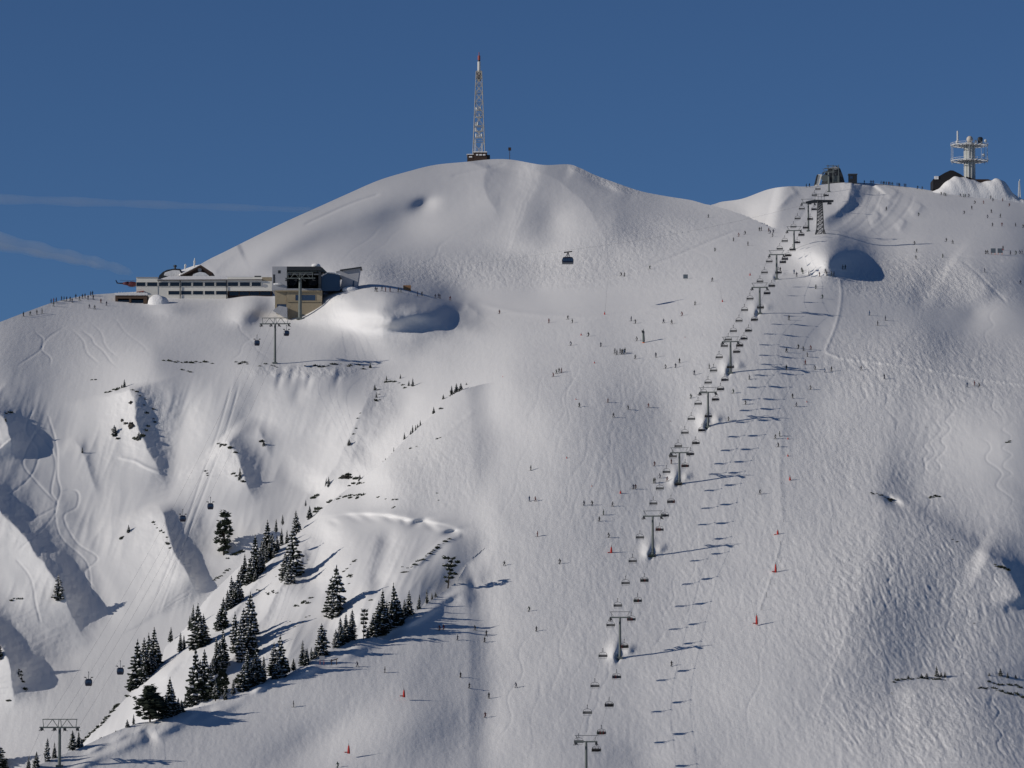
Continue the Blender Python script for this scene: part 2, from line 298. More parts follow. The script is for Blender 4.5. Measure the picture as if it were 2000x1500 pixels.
def relief_B(u, v):
    r = Relief(u, v)
    q = (u + .5 * (v - 1000)) * .17; msk = sstep((900 - u) / 80) * sstep((v - 1030) / 40)
    r.d += msk * (.5 * (1 - 2 * np.abs(noise(q / 6.5, v / 150, 93))) + .22 * (1 - 2 * np.abs(noise(q / 2.8, v / 80, 94))))
    r.ridge([(655, 1012), (630, 1060), (612, 1120), (600, 1180)], 34, 40, -9, .3, .3, .1)
    r.ridge([(768, 1018), (755, 1070), (738, 1130), (725, 1170)], 26, 30, -6, .3, .3, .1)
    r.ridge([(560, 1062), (505, 1128), (462, 1190), (410, 1245), (368, 1282), (300, 1340)], 22, 10, 4.5, .1, .1, .4)
    r.ridge([(600, 1060), (560, 1130), (520, 1200), (470, 1270), (430, 1310), (390, 1350)], 26, 10, 4.5, .1, .1, .4)
    r.step([(612, 1010), (650, 1004), (700, 1000), (760, 1004), (800, 1012), (850, 1018), (905, 1030)], 6, 30, -1.6)
    r.line([(640, 1020), (665, 1004), (700, 1000), (760, 1003), (805, 1010), (838, 1006), (862, 1030), (905, 1024)], 9, .08)
    for k, (a, b) in enumerate([(652, 1010), (690, 1002), (722, 1001), (758, 1003), (795, 1009), (826, 1010), (850, 1020), (872, 1033), (897, 1029)]):
        r.bump(a, b, 19, 6, 1.2, -8 + 9 * math.sin(k * 2.1)); r.bump(a + 9 * math.sin(k * 3), b + 10, 12 + 5 * math.sin(k), 6, -1.6, 20)
    r.bump(815, 1022, 14, 6, -3, -25); r.bump(880, 1040, 16, 5, -3, -15)
    r.line([(737, 913), (788, 885), (859, 855), (930, 800)], 4, .12)
    r.line([(905, 1042), (860, 1062), (830, 1090), (800, 1110)], 5, .45)
    return r
def relief_A(u, v):
    r = Relief(u, v)
    for a, b, rx, ry, am in [(505, 1345, 16, 7, 2), (545, 1330, 12, 6, 1.6), (292, 1442, 12, 14, -2.2), (330, 1420, 40, 12, 3), (760, 1245, 20, 9, -4), (700, 1268, 36, 10, 2.6), (905, 1165, 18, 20, 2.5), (925, 1140, 10, 14, -2),
                            (820, 1205, 26, 8, 2.5), (600, 1310, 30, 9, 2.6), (245, 1455, 40, 12, 2.5), (170, 1490, 40, 9, 2.4), (430, 1390, 40, 9, 2)]:
        r.bump(a, b, rx, ry, am, -25)
    for k in range(26):
        t = (k + .5) / 26; i = int(t * (len(RIDGE_A) - 1)); a, b = RIDGE_A[i]; q = math.sin(k * 12.9) * .5 + .5
        if 150 < a < 880: r.bump(a + 6, b + 8 + 6 * q, 11 + 9 * q, 6, .6 + 1.4 * q, -25)
    r.bump(620, 1450, 120, 40, -4, -30); r.bump(860, 1400, 200, 50, 4, -20)
    return r

# masks: how churned the snow is (0 = wind-smoothed, 1 = moguls)
def churn(u, v, lab):
    c = np.full(u.shape, 0.15)
    def area(cu, cv, rx, ry, a, rot=0):
        du, dv = u - cu, v - cv; cs, sn = math.cos(R(rot)), math.sin(R(rot)); p = (du * cs + dv * sn) / rx; q = (-du * sn + dv * cs) / ry
        return a * np.exp(-(p * p + q * q) ** 1.6)
    c += area(1780, 545, 170, 45, .75, 5) + area(1820, 720, 230, 80, .42, 5) + area(1780, 1180, 230, 200, .45, 20) + area(1850, 1430, 260, 90, .35, .08)
    c += area(1000, 530, 330, 34, .42, 0) + area(1250, 470, 160, 40, .32, -10) + area(820, 900, 130, 90, .28, 0) + area(1300, 1000, 380, 420, .10) + area(1700, 880, 160, 90, .16)
    c -= area(640, 870, 420, 160, .14) + area(250, 1000, 330, 280, .13) + area(760, 420, 380, 90, .15, -14) + area(1930, 630, 120, 34, .16) + area(1980, 900, 120, 80, .10)
    c += area(295, 810, 34, 60, .5, -20) + area(330, 1065, 20, 60, .4, -20) + area(455, 890, 30, 40, .4) + area(600, 725, 120, 14, .4) + area(745, 770, 30, 40, .4) + area(60, 1040, 30, 90, .25, -45) + area(1185, 352, 70, 12, .7, 22) + area(250, 820, 40, 50, .3)
    c -= area(1585, 620, 45, 90, .2) + area(1050, 590, 200, 25, .2)
    c = np.where(lab == 1, np.clip(c - .15 * sstep((930 - u) / 60) * sstep((v - 985) / 40), .03, 1), c)
    return np.clip(c, .03, 1)

SMOOTH_F = 40.0
def build_terrain(material):
    us = np.r_[np.arange(-420, -8, 8.), np.arange(-8, 2008, 2.0), np.arange(2008, 2421, 8.)]
    tt = np.r_[np.linspace(0, 1, 590), 1 + np.linspace(0, .26, 26)[1:]]           # 1 = bottom edge of the frame
    vs = np.interp(us, SKYLINE[:, 0], SKYLINE[:, 1])
    U = np.repeat(us[None], len(tt), 0); V = vs[None] + tt[:, None] * (1506 - vs[None])
    # bring grid points onto the crest lines
    for pl in (RIDGE_A, RIDGE_B, RIDGE_E):
        k = (U > pl[:, 0].min() - 3) & (U < pl[:, 0].max() + 3) & (V > pl[:, 1].min() - 3) & (V < pl[:, 1].max() + 3)
        uu, vv = U[k], V[k]; best = np.full(uu.shape, 1e9); bu, bv = uu.copy(), vv.copy()
        for a, b in zip(pl[:-1], pl[1:]):
            dx, dy = b - a; t = np.clip(((uu - a[0]) * dx + (vv - a[1]) * dy) / (dx * dx + dy * dy + 1e-9), 0, 1)
            pu, pv = a[0] + t * dx, a[1] + t * dy; dd = np.hypot(uu - pu, vv - pv); m = dd < best
            best = np.where(m, dd, best); bu = np.where(m, pu, bu); bv = np.where(m, pv, bv)
        m = best < 1.05; uu[m] = bu[m]; vv[m] = bv[m]; U[k] = uu; V[k] = vv
    fF, fB, fA = fit(PTS_F, SMOOTH_F), fit(PTS_B), fit(PTS_A)
    baseF = fF(U, V)
    PTS_E = [(1385, 400, 2140), (1450, 388, 2140), (1500, 370, 2148), (1420, 409, 2110), (1460, 423, 2060), (1495, 439, 1965), (1300, 380, 2140)]
    for a, b in [(1520, 449), (1535, 390), (1545, 364), (1570, 380), (1560, 440)]: PTS_E.append((a, b, float(fF(a, b))))
    fE = fit(PTS_E)
    # longer, gentler hollows shared by all surfaces
    X = (U - 1000) / F_PX * baseF; Y = baseF
    big = (1.5 * fbm(X / 62 + 3, Y / 120, 3, 21, .42) + .25 * fbm(X / 17, Y / 40, 3, 31)) * (1 - .6 * sstep((850 - U) / 200) * sstep((V - 640) / 90)) * (1 - .5 * np.exp(-((U - 750) / 450) ** 2 - ((V - 420) / 120) ** 2))
    big = big * (1 - np.exp(-(np.abs(U - 450) / 290) ** 4 - ((V - 592) / 42) ** 4))
    rF, rB, rA = relief_F(U, V), relief_B(U, V), relief_A(U, V)
    dvdr = np.maximum(np.abs(np.gradient(V, axis=0)), .3)
    def finish(base, rel, lab, bigk):
        c = churn(U, V, lab)
        gz = np.clip(-np.gradient(base, axis=0) / dvdr * F_PX / base, .8, 5.0)
        gzs = np.minimum(gz, 3.0)
        x = (U - 1000) / F_PX * base; y = base
        h = c * (.17 * fbm(x / 1.9, y / 5.0 + x / 60, 3, 41, .6) + .11 * noise(x / .95, y / 2.4, 51))
        wx = x + 3.0 * noise(x / 22, y / 50, 61); wy = y + 6.0 * noise(x / 22, y / 50, 62)
        h += .18 * np.clip(c - .1, 0, 1) * (.35 + 1.1 * sstep(.5 + noise(x / 13, y / 30, 77))) * (1 - 2 * np.abs(noise(wx / 1.9 + wy / 15, wy / 15 - wx / 19, 71))) * 1.15
        h += .035 * fbm(x / 7, y / 16, 2, 81)
        return base - (rel.d + bigk * big) - gzs * h - np.minimum(gz, 3.6) * rel.h, c, h
    dF, cF, _ = finish(baseF, rF, 0, 1.0)
    def blend(inner, outer, join, wd):
        dd, _, _ = poly_dist(U, V, join); return outer + (inner - outer) * sstep(dd / wd)
    dE0, cE, _ = finish(fE(U, V), Relief(U, V), 0, .6); dE0 = dE0
    dE = blend(dE0, dF, JOIN_E, 30)
    dB0, cB, _ = finish(fB(U, V), rB, 1, .35); dB = blend(dB0, dF, JOIN_B, 70)
    dA0, cA, _ = finish(fA(U, V), rA, 0, .6); dA = blend(blend(dA0, dB, JOIN_A[:3], 45), dF, JOIN_A[2:], 78)
    D = [dF, dB, dA, dE]; C = [cF, cB, cA, cE]
    uc = .25 * (U[:-1, :-1] + U[1:, :-1] + U[:-1, 1:] + U[1:, 1:]); vc = .25 * (V[:-1, :-1] + V[1:, :-1] + V[:-1, 1:] + V[1:, 1:])
    lab = np.zeros(uc.shape, np.int8)
    lab[inside(uc, vc, POLY_B)] = 1; lab[inside(uc, vc, POLY_A)] = 2; lab[inside(uc, vc, POLY_E)] = 3
    NV, NU = U.shape; idx = np.full((4, NV, NU), -1, np.int64); verts = []; rough = []; cnt = 0
    for L in range(4):
        used = np.zeros((NV, NU), bool); m = lab == L
        used[:-1, :-1] |= m; used[1:, :-1] |= m; used[:-1, 1:] |= m; used[1:, 1:] |= m
        for P in range(L):
            same = used & (idx[P] >= 0) & (np.abs(D[P] - D[L]) < .25); idx[L][same] = idx[P][same]
        new = used & (idx[L] < 0); n = int(new.sum()); idx[L][new] = np.arange(cnt, cnt + n); cnt += n
        x, y, z = to_world(U[new], V[new], D[L][new]); verts.append(np.c_[x, y, z]); rough.append(C[L][new])
    I, J = np.mgrid[0:NV - 1, 0:NU - 1]; l = lab.astype(int)
    quads = np.stack([idx[l, I, J], idx[l, I + 1, J], idx[l, I + 1, J + 1], idx[l, I, J + 1]], -1).reshape(-1, 4)
    # hidden back sides of the crests
    sk_v, sk_f = [], []
    def skirt(i0, j0, i1, j1, L, steps):
        nonlocal cnt
        n = len(i0); prev = None
        for s_, (back, down) in enumerate([(0, 0)] + steps):
            ring = []
            for ii, jj in ((i0, j0), (i1, j1)):
                x, y, z = to_world(U[ii, jj], V[ii, jj], np.array([D[a][b, c] for a, b, c in zip(L, ii, jj)]))
                sk_v.append(np.c_[x, y + back, z - down - .02 * (s_ == 0)]); ring.append(np.arange(cnt, cnt + n)); cnt += n
            if prev is not None: sk_f.append(np.stack([prev[0], prev[1], ring[1], ring[0]], -1))
            prev = ring
    j = np.arange(NU - 1); z0 = np.zeros_like(j)
    skirt(z0, j, z0, j + 1, lab[0].astype(int), [(25, 3), (120, 45), (500, 260)])
    def jump(la, lb, ia, ja, ib, jb):
        near = np.where(np.minimum(D[0][ia, ja], 9e9) < 0, 0, 0)
        da = np.array([D[a][b, c] for a, b, c in zip(la, ia, ja)]) - np.array([D[a][b, c] for a, b, c in zip(lb, ia, ja)])
        db = np.array([D[a][b, c] for a, b, c in zip(la, ib, jb)]) - np.array([D[a][b, c] for a, b, c in zip(lb, ib, jb)])
        k = (np.abs(da) + np.abs(db)) > .5
        Ln = np.where(da + db < 0, la, lb)
        if k.any(): skirt(ia[k], ja[k], ib[k], jb[k], Ln[k], [(4, 1.0), (40, 25)])
    i, j = np.nonzero(lab[:, :-1] != lab[:, 1:]); jump(lab[i, j].astype(int), lab[i, j + 1].astype(int), i, j + 1, i + 1, j + 1)
    i, j = np.nonzero(lab[:-1] != lab[1:]); jump(lab[i, j].astype(int), lab[i + 1, j].astype(int), i + 1, j, i + 1, j + 1)
    verts = np.vstack(verts + sk_v); quads = np.vstack([quads] + sk_f); rg = np.r_[np.concatenate(rough), np.full(sum(len(a) for a in sk_v), .1)]
    me = bpy.data.meshes.new('snow_mountain'); me.vertices.add(len(verts)); me.vertices.foreach_set('co', verts.astype(np.float32).ravel())
    me.loops.add(quads.size); me.loops.foreach_set('vertex_index', quads.astype(np.int32).ravel())
    me.polygons.add(len(quads)); me.polygons.foreach_set('loop_start', np.arange(0, quads.size, 4, dtype=np.int32))
    me.update(calc_edges=True); me.polygons.foreach_set('use_smooth', np.ones(len(quads), bool))
    at = me.attributes.new('rough', 'FLOAT', 'POINT'); at.data.foreach_set('value', rg.astype(np.float32))
    me.materials.append(material); o = bpy.data.objects.new('snow_mountain', me); COL.objects.link(o); o['kind'] = 'structure'
    G = dict(us=us, vs=vs, tt=tt, U=U, V=V, D=D)
    return o, G
SNOW_T = snow_terrain_material()
terrain, GRID = build_terrain(SNOW_T)
def depth(u, v, lab=None):
    """distance of the snow surface seen at a picture point"""
    if lab is None:
        a, b = np.array([float(u)]), np.array([float(v)])
        lab = 3 if inside(a, b, POLY_E)[0] else 2 if inside(a, b, POLY_A)[0] else 1 if inside(a, b, POLY_B)[0] else 0
    us, tt = GRID['us'], GRID['tt']; fj = np.interp(u, us, np.arange(len(us))); vs = np.interp(u, us, GRID['vs'])
    fi = np.interp((v - vs) / (1506 - vs), tt, np.arange(len(tt)))
    i, j = min(int(fi), len(tt) - 2), min(int(fj), len(us) - 2); a, b = fi - i, fj - j; D = GRID['D'][lab]
    return float(D[i, j] * (1 - a) * (1 - b) + D[i + 1, j] * a * (1 - b) + D[i, j + 1] * (1 - a) * b + D[i + 1, j + 1] * a * b)
def G(u, v, lab=None):
    return W(u, v, depth(u, v, lab))
def px(u, v, n, lab=None): return n * depth(u, v, lab) / F_PX      # n picture pixels in metres there

# far country below and behind the mountain
def far_ground():
    bm = bmesh.new(); n = 48; rad = 60000
    c = bm.verts.new((0, 0, -420)); ring = [bm.verts.new((rad * math.cos(2 * math.pi * k / n), rad * math.sin(2 * math.pi * k / n), -900)) for k in range(n)]
    for k in range(n): bm.faces.new((c, ring[k], ring[(k + 1) % n]))
    me = bpy.data.meshes.new('valley_ground'); bm.to_mesh(me); bm.free(); me.materials.append(mat('valley_forest_snow', (.30, .33, .33), .9, var=.5, scale=.002))
    o = bpy.data.objects.new('valley_ground', me); COL.objects.link(o); o['kind'] = 'structure'
far_ground()

# ====================================================================== mesh helpers
def PY(u, v, Y):
    """the point seen at (u, v) lying on the upright plane at distance Y in front of the camera"""
    a, b = (u - 1000) / F_PX, (750 - v) / F_PX; t = Y / (CP - b * SP)
    return Vector((a * t, Y, (SP + b * CP) * t))
class MB:
    def __init__(s): s.v = []; s.f = []; s.m = []
    def add(s, vs, fs, mi=0):
        o = len(s.v); s.v += [tuple(p) for p in vs]; s.f += [tuple(i + o for i in f) for f in fs]; s.m += [mi] * len(fs); return s
    def box(s, c, size, rz=0, mi=0, M=None):
        hx, hy, hz = [k / 2 for k in size]; P = [Vector((x, y, z)) for z in (-hz, hz) for x, y in ((-hx, -hy), (hx, -hy), (hx, hy), (-hx, hy))]
        Rm = M or Matrix.Rotation(rz, 3, 'Z'); P = [Rm @ p + Vector(c) for p in P]
        return s.add(P, [(3, 2, 1, 0), (4, 5, 6, 7), (0, 1, 5, 4), (1, 2, 6, 5), (2, 3, 7, 6), (3, 0, 4, 7)], mi)
    def slab(s, front, back, mi=0):
        """solid between two matching outlines"""
        n = len(front); fs = [tuple(range(n))[::-1] if 0 else tuple(range(n)), tuple(range(2 * n - 1, n - 1, -1))]
        fs += [(k, k + n, (k + 1) % n + n, (k + 1) % n) for k in range(n)]
        return s.add(list(front) + list(back), fs, mi)
    def bar(s, a, b, r, r2=None, n=6, mi=0, cap=True):
        a, b = Vector(a), Vector(b); d = (b - a); 
        if d.length < 1e-6: return s
        z = d.normalized(); x = z.orthogonal().normalized(); y = z.cross(x); r2 = r if r2 is None else r2
        P = [a + (x * math.cos(2 * math.pi * k / n) + y * math.sin(2 * math.pi * k / n)) * r for k in range(n)] + [b + (x * math.cos(2 * math.pi * k / n) + y * math.sin(2 * math.pi * k / n)) * r2 for k in range(n)]
        fs = [(k, (k + 1) % n, (k + 1) % n + n, k + n) for k in range(n)]
        if cap: fs += [tuple(range(n))[::-1], tuple(range(n, 2 * n))]
        return s.add(P, fs, mi)
    def path(s, pts, r, n=5, mi=0):
        for a, b in zip(pts[:-1], pts[1:]): s.bar(a, b, r, n=n, mi=mi)
        return s
    def lathe(s, prof, n=12, c=(0, 0, 0), mi=0):
        c = Vector(c); P = [c + Vector((r * math.cos(2 * math.pi * k / n), r * math.sin(2 * math.pi * k / n), z)) for r, z in prof for k in range(n)]
        fs = [(i * n + k, i * n + (k + 1) % n, (i + 1) * n + (k + 1) % n, (i + 1) * n + k) for i in range(len(prof) - 1) for k in range(n)]
        fs += [tuple(range(n))[::-1], tuple(range((len(prof) - 1) * n, len(prof) * n))]
        return s.add(P, fs, mi)
    def ball(s, c, rx, ry, rz, n=10, m=6, mi=0):
        prof = [(max(.001, math.sin(math.pi * k / m)), -math.cos(math.pi * k / m)) for k in range(m + 1)]
        P = [Vector(c) + Vector((r * rx * math.cos(2 * math.pi * k / n), r * ry * math.sin(2 * math.pi * k / n), z * rz)) for r, z in prof for k in range(n)]
        return s.add(P, [(i * n + k, i * n + (k + 1) % n, (i + 1) * n + (k + 1) % n, (i + 1) * n + k) for i in range(m) for k in range(n)], mi)
    def pxbox(s, u0, v0, u1, v1, Y, deep, mi=0, drop=0):
        """upright box whose front face fills a picture rectangle at distance Y, running back `deep` metres"""
        q = [PY(u0, v1, Y), PY(u1, v1, Y), PY(u1, v0, Y), PY(u0, v0, Y)]
        q[0].z -= drop; q[1].z -= drop; q[1].z = q[0].z; q[2].z = q[3].z
        q[3].x = q[0].x; q[2].x = q[1].x
        return s.slab(q, [p + Vector((0, deep, 0)) for p in q], mi)
    def mesh(s, name, mats, smooth=False, bevel=0):
        me = bpy.data.meshes.new(name); me.from_pydata(s.v, [], s.f)
        bm = bmesh.new(); bm.from_mesh(me); 
        for f, k in zip(bm.faces, s.m): f.material_index = k
        bmesh.ops.recalc_face_normals(bm, faces=bm.faces)
        if bevel: bmesh.ops.bevel(bm, geom=[e for e in bm.edges if len(e.link_faces) == 2 and e.calc_face_angle(0) > .6], offset=bevel, segments=1, affect='EDGES', clamp_overlap=True)
        if smooth:
            for f in bm.faces: f.smooth = True
        bm.to_mesh(me); bm.free()
        for m in (mats if isinstance(mats, (list, tuple)) else [mats]): me.materials.append(m)
        return me
    def build(s, name, mats, parent=None, smooth=False, bevel=0, loc=None):
        o = bpy.data.objects.new(name, s.mesh(name, mats, smooth, bevel)); COL.objects.link(o)
        if parent: 
            o.parent = parent
            if loc is None: o.location = (0, 0, 0)
        if loc is not None: o.location = loc
        return o
def thing(name, label, cat, loc=(0, 0, 0), rz=0, group=None, scale=None):
    o = bpy.data.objects.new(name, None); COL.objects.link(o); o.empty_display_size = .5
    o.location = loc; o.rotation_euler = (0, 0, rz); o['label'] = label; o['category'] = cat
    if group: o['group'] = group
    if scale: o.scale = scale
    return o
def wthing(name, label, cat, base, group=None):
    """thing whose parts are written in world coordinates: the Empty stands at its base, parts are offset back"""
    return thing(name, label, cat, base, 0, group)
def wpart(mb, name, mats, parent, smooth=False, bevel=0):
    off = Vector(parent.location) if parent.parent is None else Vector(parent.parent.location)
    mb.v = [tuple(Vector(p) - off) for p in mb.v]; return mb.build(name, mats, parent, smooth, bevel)
def copy_thing(src, loc, rz=0, label=None, group=None, scale=None):
    r = src.copy(); COL.objects.link(r); r.location = loc; r.rotation_euler = (0, 0, rz)
    if label: r['label'] = label
    if group: r['group'] = group
    if scale is not None: r.scale = scale
    for ch in src.children:
        c = ch.copy(); COL.objects.link(c); c.parent = r
        for g in ch.children: d = g.copy(); COL.objects.link(d); d.parent = c
    return r
def used_once(src):
    bad = [src] + list(src.children_recursive)
    for b in bad: bpy.data.objects.remove(b)
ORD = ['closest', 'second closest', 'third closest', 'fourth closest', 'fifth closest', 'sixth closest', 'seventh closest', 'eighth closest', 'ninth closest', 'tenth closest'] + \
      [w_ + ' closest' for w_ in 'eleventh twelfth thirteenth fourteenth fifteenth sixteenth seventeenth eighteenth nineteenth twentieth twenty-first twenty-second twenty-third twenty-fourth twenty-fifth twenty-sixth twenty-seventh twenty-eighth twenty-ninth thirtieth'.split()]
_o = 'first second third fourth fifth sixth seventh eighth ninth'.split()
for _t, _h in (('thirty', None), ('forty', 'fortieth'), ('fifty', 'fiftieth'), ('sixty', 'sixtieth')):
    ORD += ([_h + ' closest'] if _h else []) + [f'{_t}-{q} closest' for q in _o]
NTH = 'first second third fourth fifth sixth seventh eighth ninth tenth eleventh twelfth'.split()
def rank_labels(items, marks):
    """items: (description, u, v) -> labels that name the nearest landmark and the rank in distance to it"""
    near = [min(range(len(marks)), key=lambda k: math.hypot(marks[k][1] - u, marks[k][2] - v)) for _, u, v in items]
    out = [None] * len(items); seen = {}
    for i, ((d, u, v), k) in enumerate(zip(items, near)): seen.setdefault((d, k), []).append((math.hypot(marks[k][1] - u, marks[k][2] - v), i))
    for (d, k), l in seen.items():
        for r, (_, i) in enumerate(sorted(l)): out[i] = f"{d}, {ORD[r] if len(l) > 1 else 'nearest'} to {marks[k][0]}"
    return out

# ====================================================================== materials of the things
STEEL = mat('galvanised_steel', (.16, .17, .18), .5, .6, .2, 3); DSTEEL = mat('dark_steel', (.045, .05, .058), .5, .4, .3, 3)
BLACK = mat('black_rubber', (.012, .012, .014), .6); WHITE = mat('white_render', (.74, .72, .66), .8, var=.05, scale=.6); LWOOD = mat('tan_cladding', (.34, .285, .20), .8, var=.12, scale=1.3)
CONC = mat('pale_concrete', (.37, .38, .41), .85, var=.1, scale=.5); BROWN = mat('brown_timber', (.10, .065, .045), .8, var=.3, scale=1.5); DBROWN = mat('dark_timber', (.05, .032, .026), .8, var=.3, scale=1.5)
GLASS = mat('dark_glass', (.012, .016, .022), .08, spec=.6); BGLASS = mat('blue_glass', (.035, .06, .11), .12, spec=.6); RED = mat('red_pad', (.45, .03, .025), .7, var=.15, scale=4); ORANGE = mat('orange_mat', (.75, .17, .03), .7, var=.15, scale=4)
SNOW = mat('settled_snow', (.76, .76, .77), .8, var=.04, scale=1.2, bump=.25); FROST = mat('rime_ice', (.62, .63, .63), .8, var=.12, scale=3, bump=.1)
NEEDLE = mat('spruce_needles', (.017, .025, .018), .85, var=.5, scale=2.5); NEEDLE2 = mat('pine_needles', (.020, .028, .018), .85, var=.5, scale=2.5); BARK = mat('bark', (.035, .026, .020), .9, var=.3, scale=4); ROCK = mat('dark_rock', (.055, .05, .045), .9, var=.5, scale=.9, bump=.3)
MRED = mat('mast_red', (.30, .075, .07), .6, var=.1); MWHITE = mat('mast_white', (.62, .62, .60), .6, var=.06); NAVY = mat('navy_shell', (.012, .014, .035), .3, spec=.5); GREENSTEEL = mat('grey_green_steel', (.13, .15, .148), .55, .3, .2, 2)

# ====================================================================== trees
def spruce(seed, h=10.0, rad=1.6, whorls=17, snow=.25, power=.85, low=.06, top=1.0, gaps=.05):
    rnd = random.Random(seed); cr = MB(); sn = MB(); tr = MB()
    tr.bar((0, 0, -1.2), (0, 0, h * .5), h * .02, h * .012, 7); tr.bar((0, 0, h * .5), (0, 0, h * .97), h * .012, .02, 5)
    for w_ in range(whorls):
        t = w_ / (whorls - 1.0); z = h * (low + (.97 - low) * t); r0 = rad * ((1 - t) ** power * top + .05) * rnd.uniform(.82, 1.15)
        if t < .12: r0 *= .82
        nb = max(5, int(11 - 5 * t)); a0 = rnd.random() * 6.28
        for b in range(nb):
            if rnd.random() < gaps: continue
            a = a0 + b * 6.283 / nb + rnd.uniform(-.25, .25); L = r0 * rnd.uniform(.68, 1.18); dr = L * rnd.uniform(.30, .55)
            c, s_ = math.cos(a), math.sin(a); wd = L * rnd.uniform(.24, .36); hg = h / whorls * rnd.uniform(.8, 1.35)
            def P(q, side, zz): return (c * q - s_ * side, s_ * q + c * side, z + zz)
            i0 = P(0, 0, hg * .35); m0 = P(L * .5, 0, -dr * .28); tip = P(L, 0, -dr * .75)
            ml = P(L * .52, wd, -dr * .55 - hg * .55); mr = P(L * .52, -wd, -dr * .55 - hg * .55); il = P(L * .08, wd * .55, -hg * .5); ir = P(L * .08, -wd * .55, -hg * .5)
            tl = P(L * .88, wd * .42, -dr * .85 - hg * .35); tr_ = P(L * .84, -wd * .42, -dr * .85 - hg * .35)
            cr.add([i0, m0, tip, ml, mr, il, ir, tl, tr_], [(0, 1, 3, 5), (0, 6, 4, 1), (1, 2, 7), (1, 7, 3), (1, 8, 2), (1, 4, 8)])
            if rnd.random() < snow:
                e = .06 + hg * .06
                k0 = rnd.uniform(.15, .45); p0 = P(L * k0, 0, hg * .35 * (1 - k0) - dr * .28 * k0 * 2 * .8 + e); p1 = P(L * .9, 0, -dr * .62 + e)
                pl = P(L * .62, wd * .85, -dr * .5 - hg * .34 + e); pr = P(L * .62, -wd * .85, -dr * .5 - hg * .34 + e); pb = P(L * .6, 0, -dr * .36 + e * 1.8)
                sn.add([p0, pl, p1, pr, pb], [(0, 4, 1), (1, 4, 2), (2, 4, 3), (3, 4, 0), (0, 1, 2, 3)])
    return dict(trunk=(tr, BARK), crown=(cr, NEEDLE), snow_cover=(sn, SNOW))
def stone_pine(seed, h=10.0, rad=2.3, snow=.25, blobs=70, lean=0.0, flat=False):
    rnd = random.Random(seed); cr = MB(); sn = MB(); tr = MB()
    tr.path([(0, 0, -1.2), (lean * .2, 0, h * .35), (lean * .6, 0, h * .65), (lean, 0, h * .93)], h * .018, 6)
    for k in range(blobs):
        t = rnd.random() ** .8; z = h * (.10 + .85 * t); rr = rad * (math.sin(math.pi * min(1, .22 + .74 * t)) ** .8) * rnd.uniform(.25, 1.0)
        if flat: rr = rad * rnd.uniform(.1, 1) * (.5 + .7 * t); z = h * (round(t * 6) / 6 * .8 + .17)
        a = rnd.random() * 6.283; cx, cy = lean * t + rr * math.cos(a), rr * math.sin(a); q = rad * rnd.uniform(.26, .42)
        tr.bar((lean * t, 0, z - q * .6), (cx, cy, z), .06, .03, 4, cap=False)
        nn = 7; ring = [(cx + q * rnd.uniform(.7, 1.25) * math.cos(6.283 * j / nn), cy + q * rnd.uniform(.7, 1.25) * math.sin(6.283 * j / nn), z + q * rnd.uniform(-.45, .1)) for j in range(nn)]
        up = (cx, cy, z + q * rnd.uniform(.55, .95)); dn = (cx, cy, z - q * .75)
        cr.add(ring + [up, dn], [(j, (j + 1) % nn, nn) for j in range(nn)] + [((j + 1) % nn, j, nn + 1) for j in range(nn)])
        for _ in range(5):      # needle tufts that break the outline
            b = rnd.random() * 6.283; e = q * rnd.uniform(1.1, 1.55); zz = z + q * rnd.uniform(-.5, .8); w2 = q * .22
            cr.add([(cx + .5 * q * math.cos(b), cy + .5 * q * math.sin(b), zz - w2), (cx + e * math.cos(b), cy + e * math.sin(b), zz + .3 * q), (cx + .5 * q * math.cos(b + .5), cy + .5 * q * math.sin(b + .5), zz + w2)], [(0, 1, 2)])
        if rnd.random() < snow:
            sr = [(cx + q * .72 * math.cos(6.283 * j / 6), cy + q * .72 * math.sin(6.283 * j / 6), z + q * .34) for j in range(6)]
            sn.add(sr + [(cx, cy, z + q * 1.02)], [(j, (j + 1) % 6, 6) for j in range(6)] + [tuple(range(6))])
    return dict(trunk=(tr, BARK), crown=(cr, NEEDLE2), snow_cover=(sn, SNOW))
def shrub(seed):
    rnd = random.Random(seed); cr = MB()
    for k in range(26):
        a = rnd.random() * 6.283; r = rnd.random() ** .6; x, y = 1.1 * r * math.cos(a), .6 * r * math.sin(a); q = rnd.uniform(.16, .34); z = rnd.uniform(0, .55) * (1.1 - r)
        b = rnd.random() * 6.283; tip = (x + q * math.cos(b), y + q * math.sin(b), z + rnd.uniform(.25, .65))
        cr.add([(x - q, y - .1, z - .15), (x + q, y - .12, z - .12), tip, (x, y + q, z - .1)], [(0, 1, 2), (1, 3, 2), (3, 0, 2)])
    return cr
def proto(parts, name):
    root = bpy.data.objects.new(name, None)
    COL.objects.link(root)
    for k, (mb, m) in parts.items():
        if mb.v:
            o = mb.build(k, m, root)
            if k == 'snow_cover': o['kind'] = 'stuff'
    return root
P_SPRUCE = [proto(spruce(11 + k, 10, [1.35, 1.6, 1.9, 1.25, 1.75][k], [18, 16, 17, 20, 15][k], .5), 'spruce_tree') for k in range(5)]
P_SNOWY = [proto(spruce(31 + k, 10, [1.7, 1.95, 1.5][k], 15, .92, .6, gaps=.2), 'snowy_spruce') for k in range(3)]
P_ROUND = [proto(stone_pine(51 + k, 10, [2.1, 2.6][k], .10, 70), 'stone_pine') for k in range(2)]
P_COLUMN = [proto(stone_pine(61, 10, 1.7, .5, 80), 'column_pine')]
P_SPARSE = [proto(stone_pine(71, 10, 1.9, .55, 34, .8, True), 'stone_pine')]
P_SHRUB = [shrub(90 + k).mesh('shrub_foliage', NEEDLE2) for k in range(4)]
TREES = []   # kind, u, v(base), height px, width factor, surface
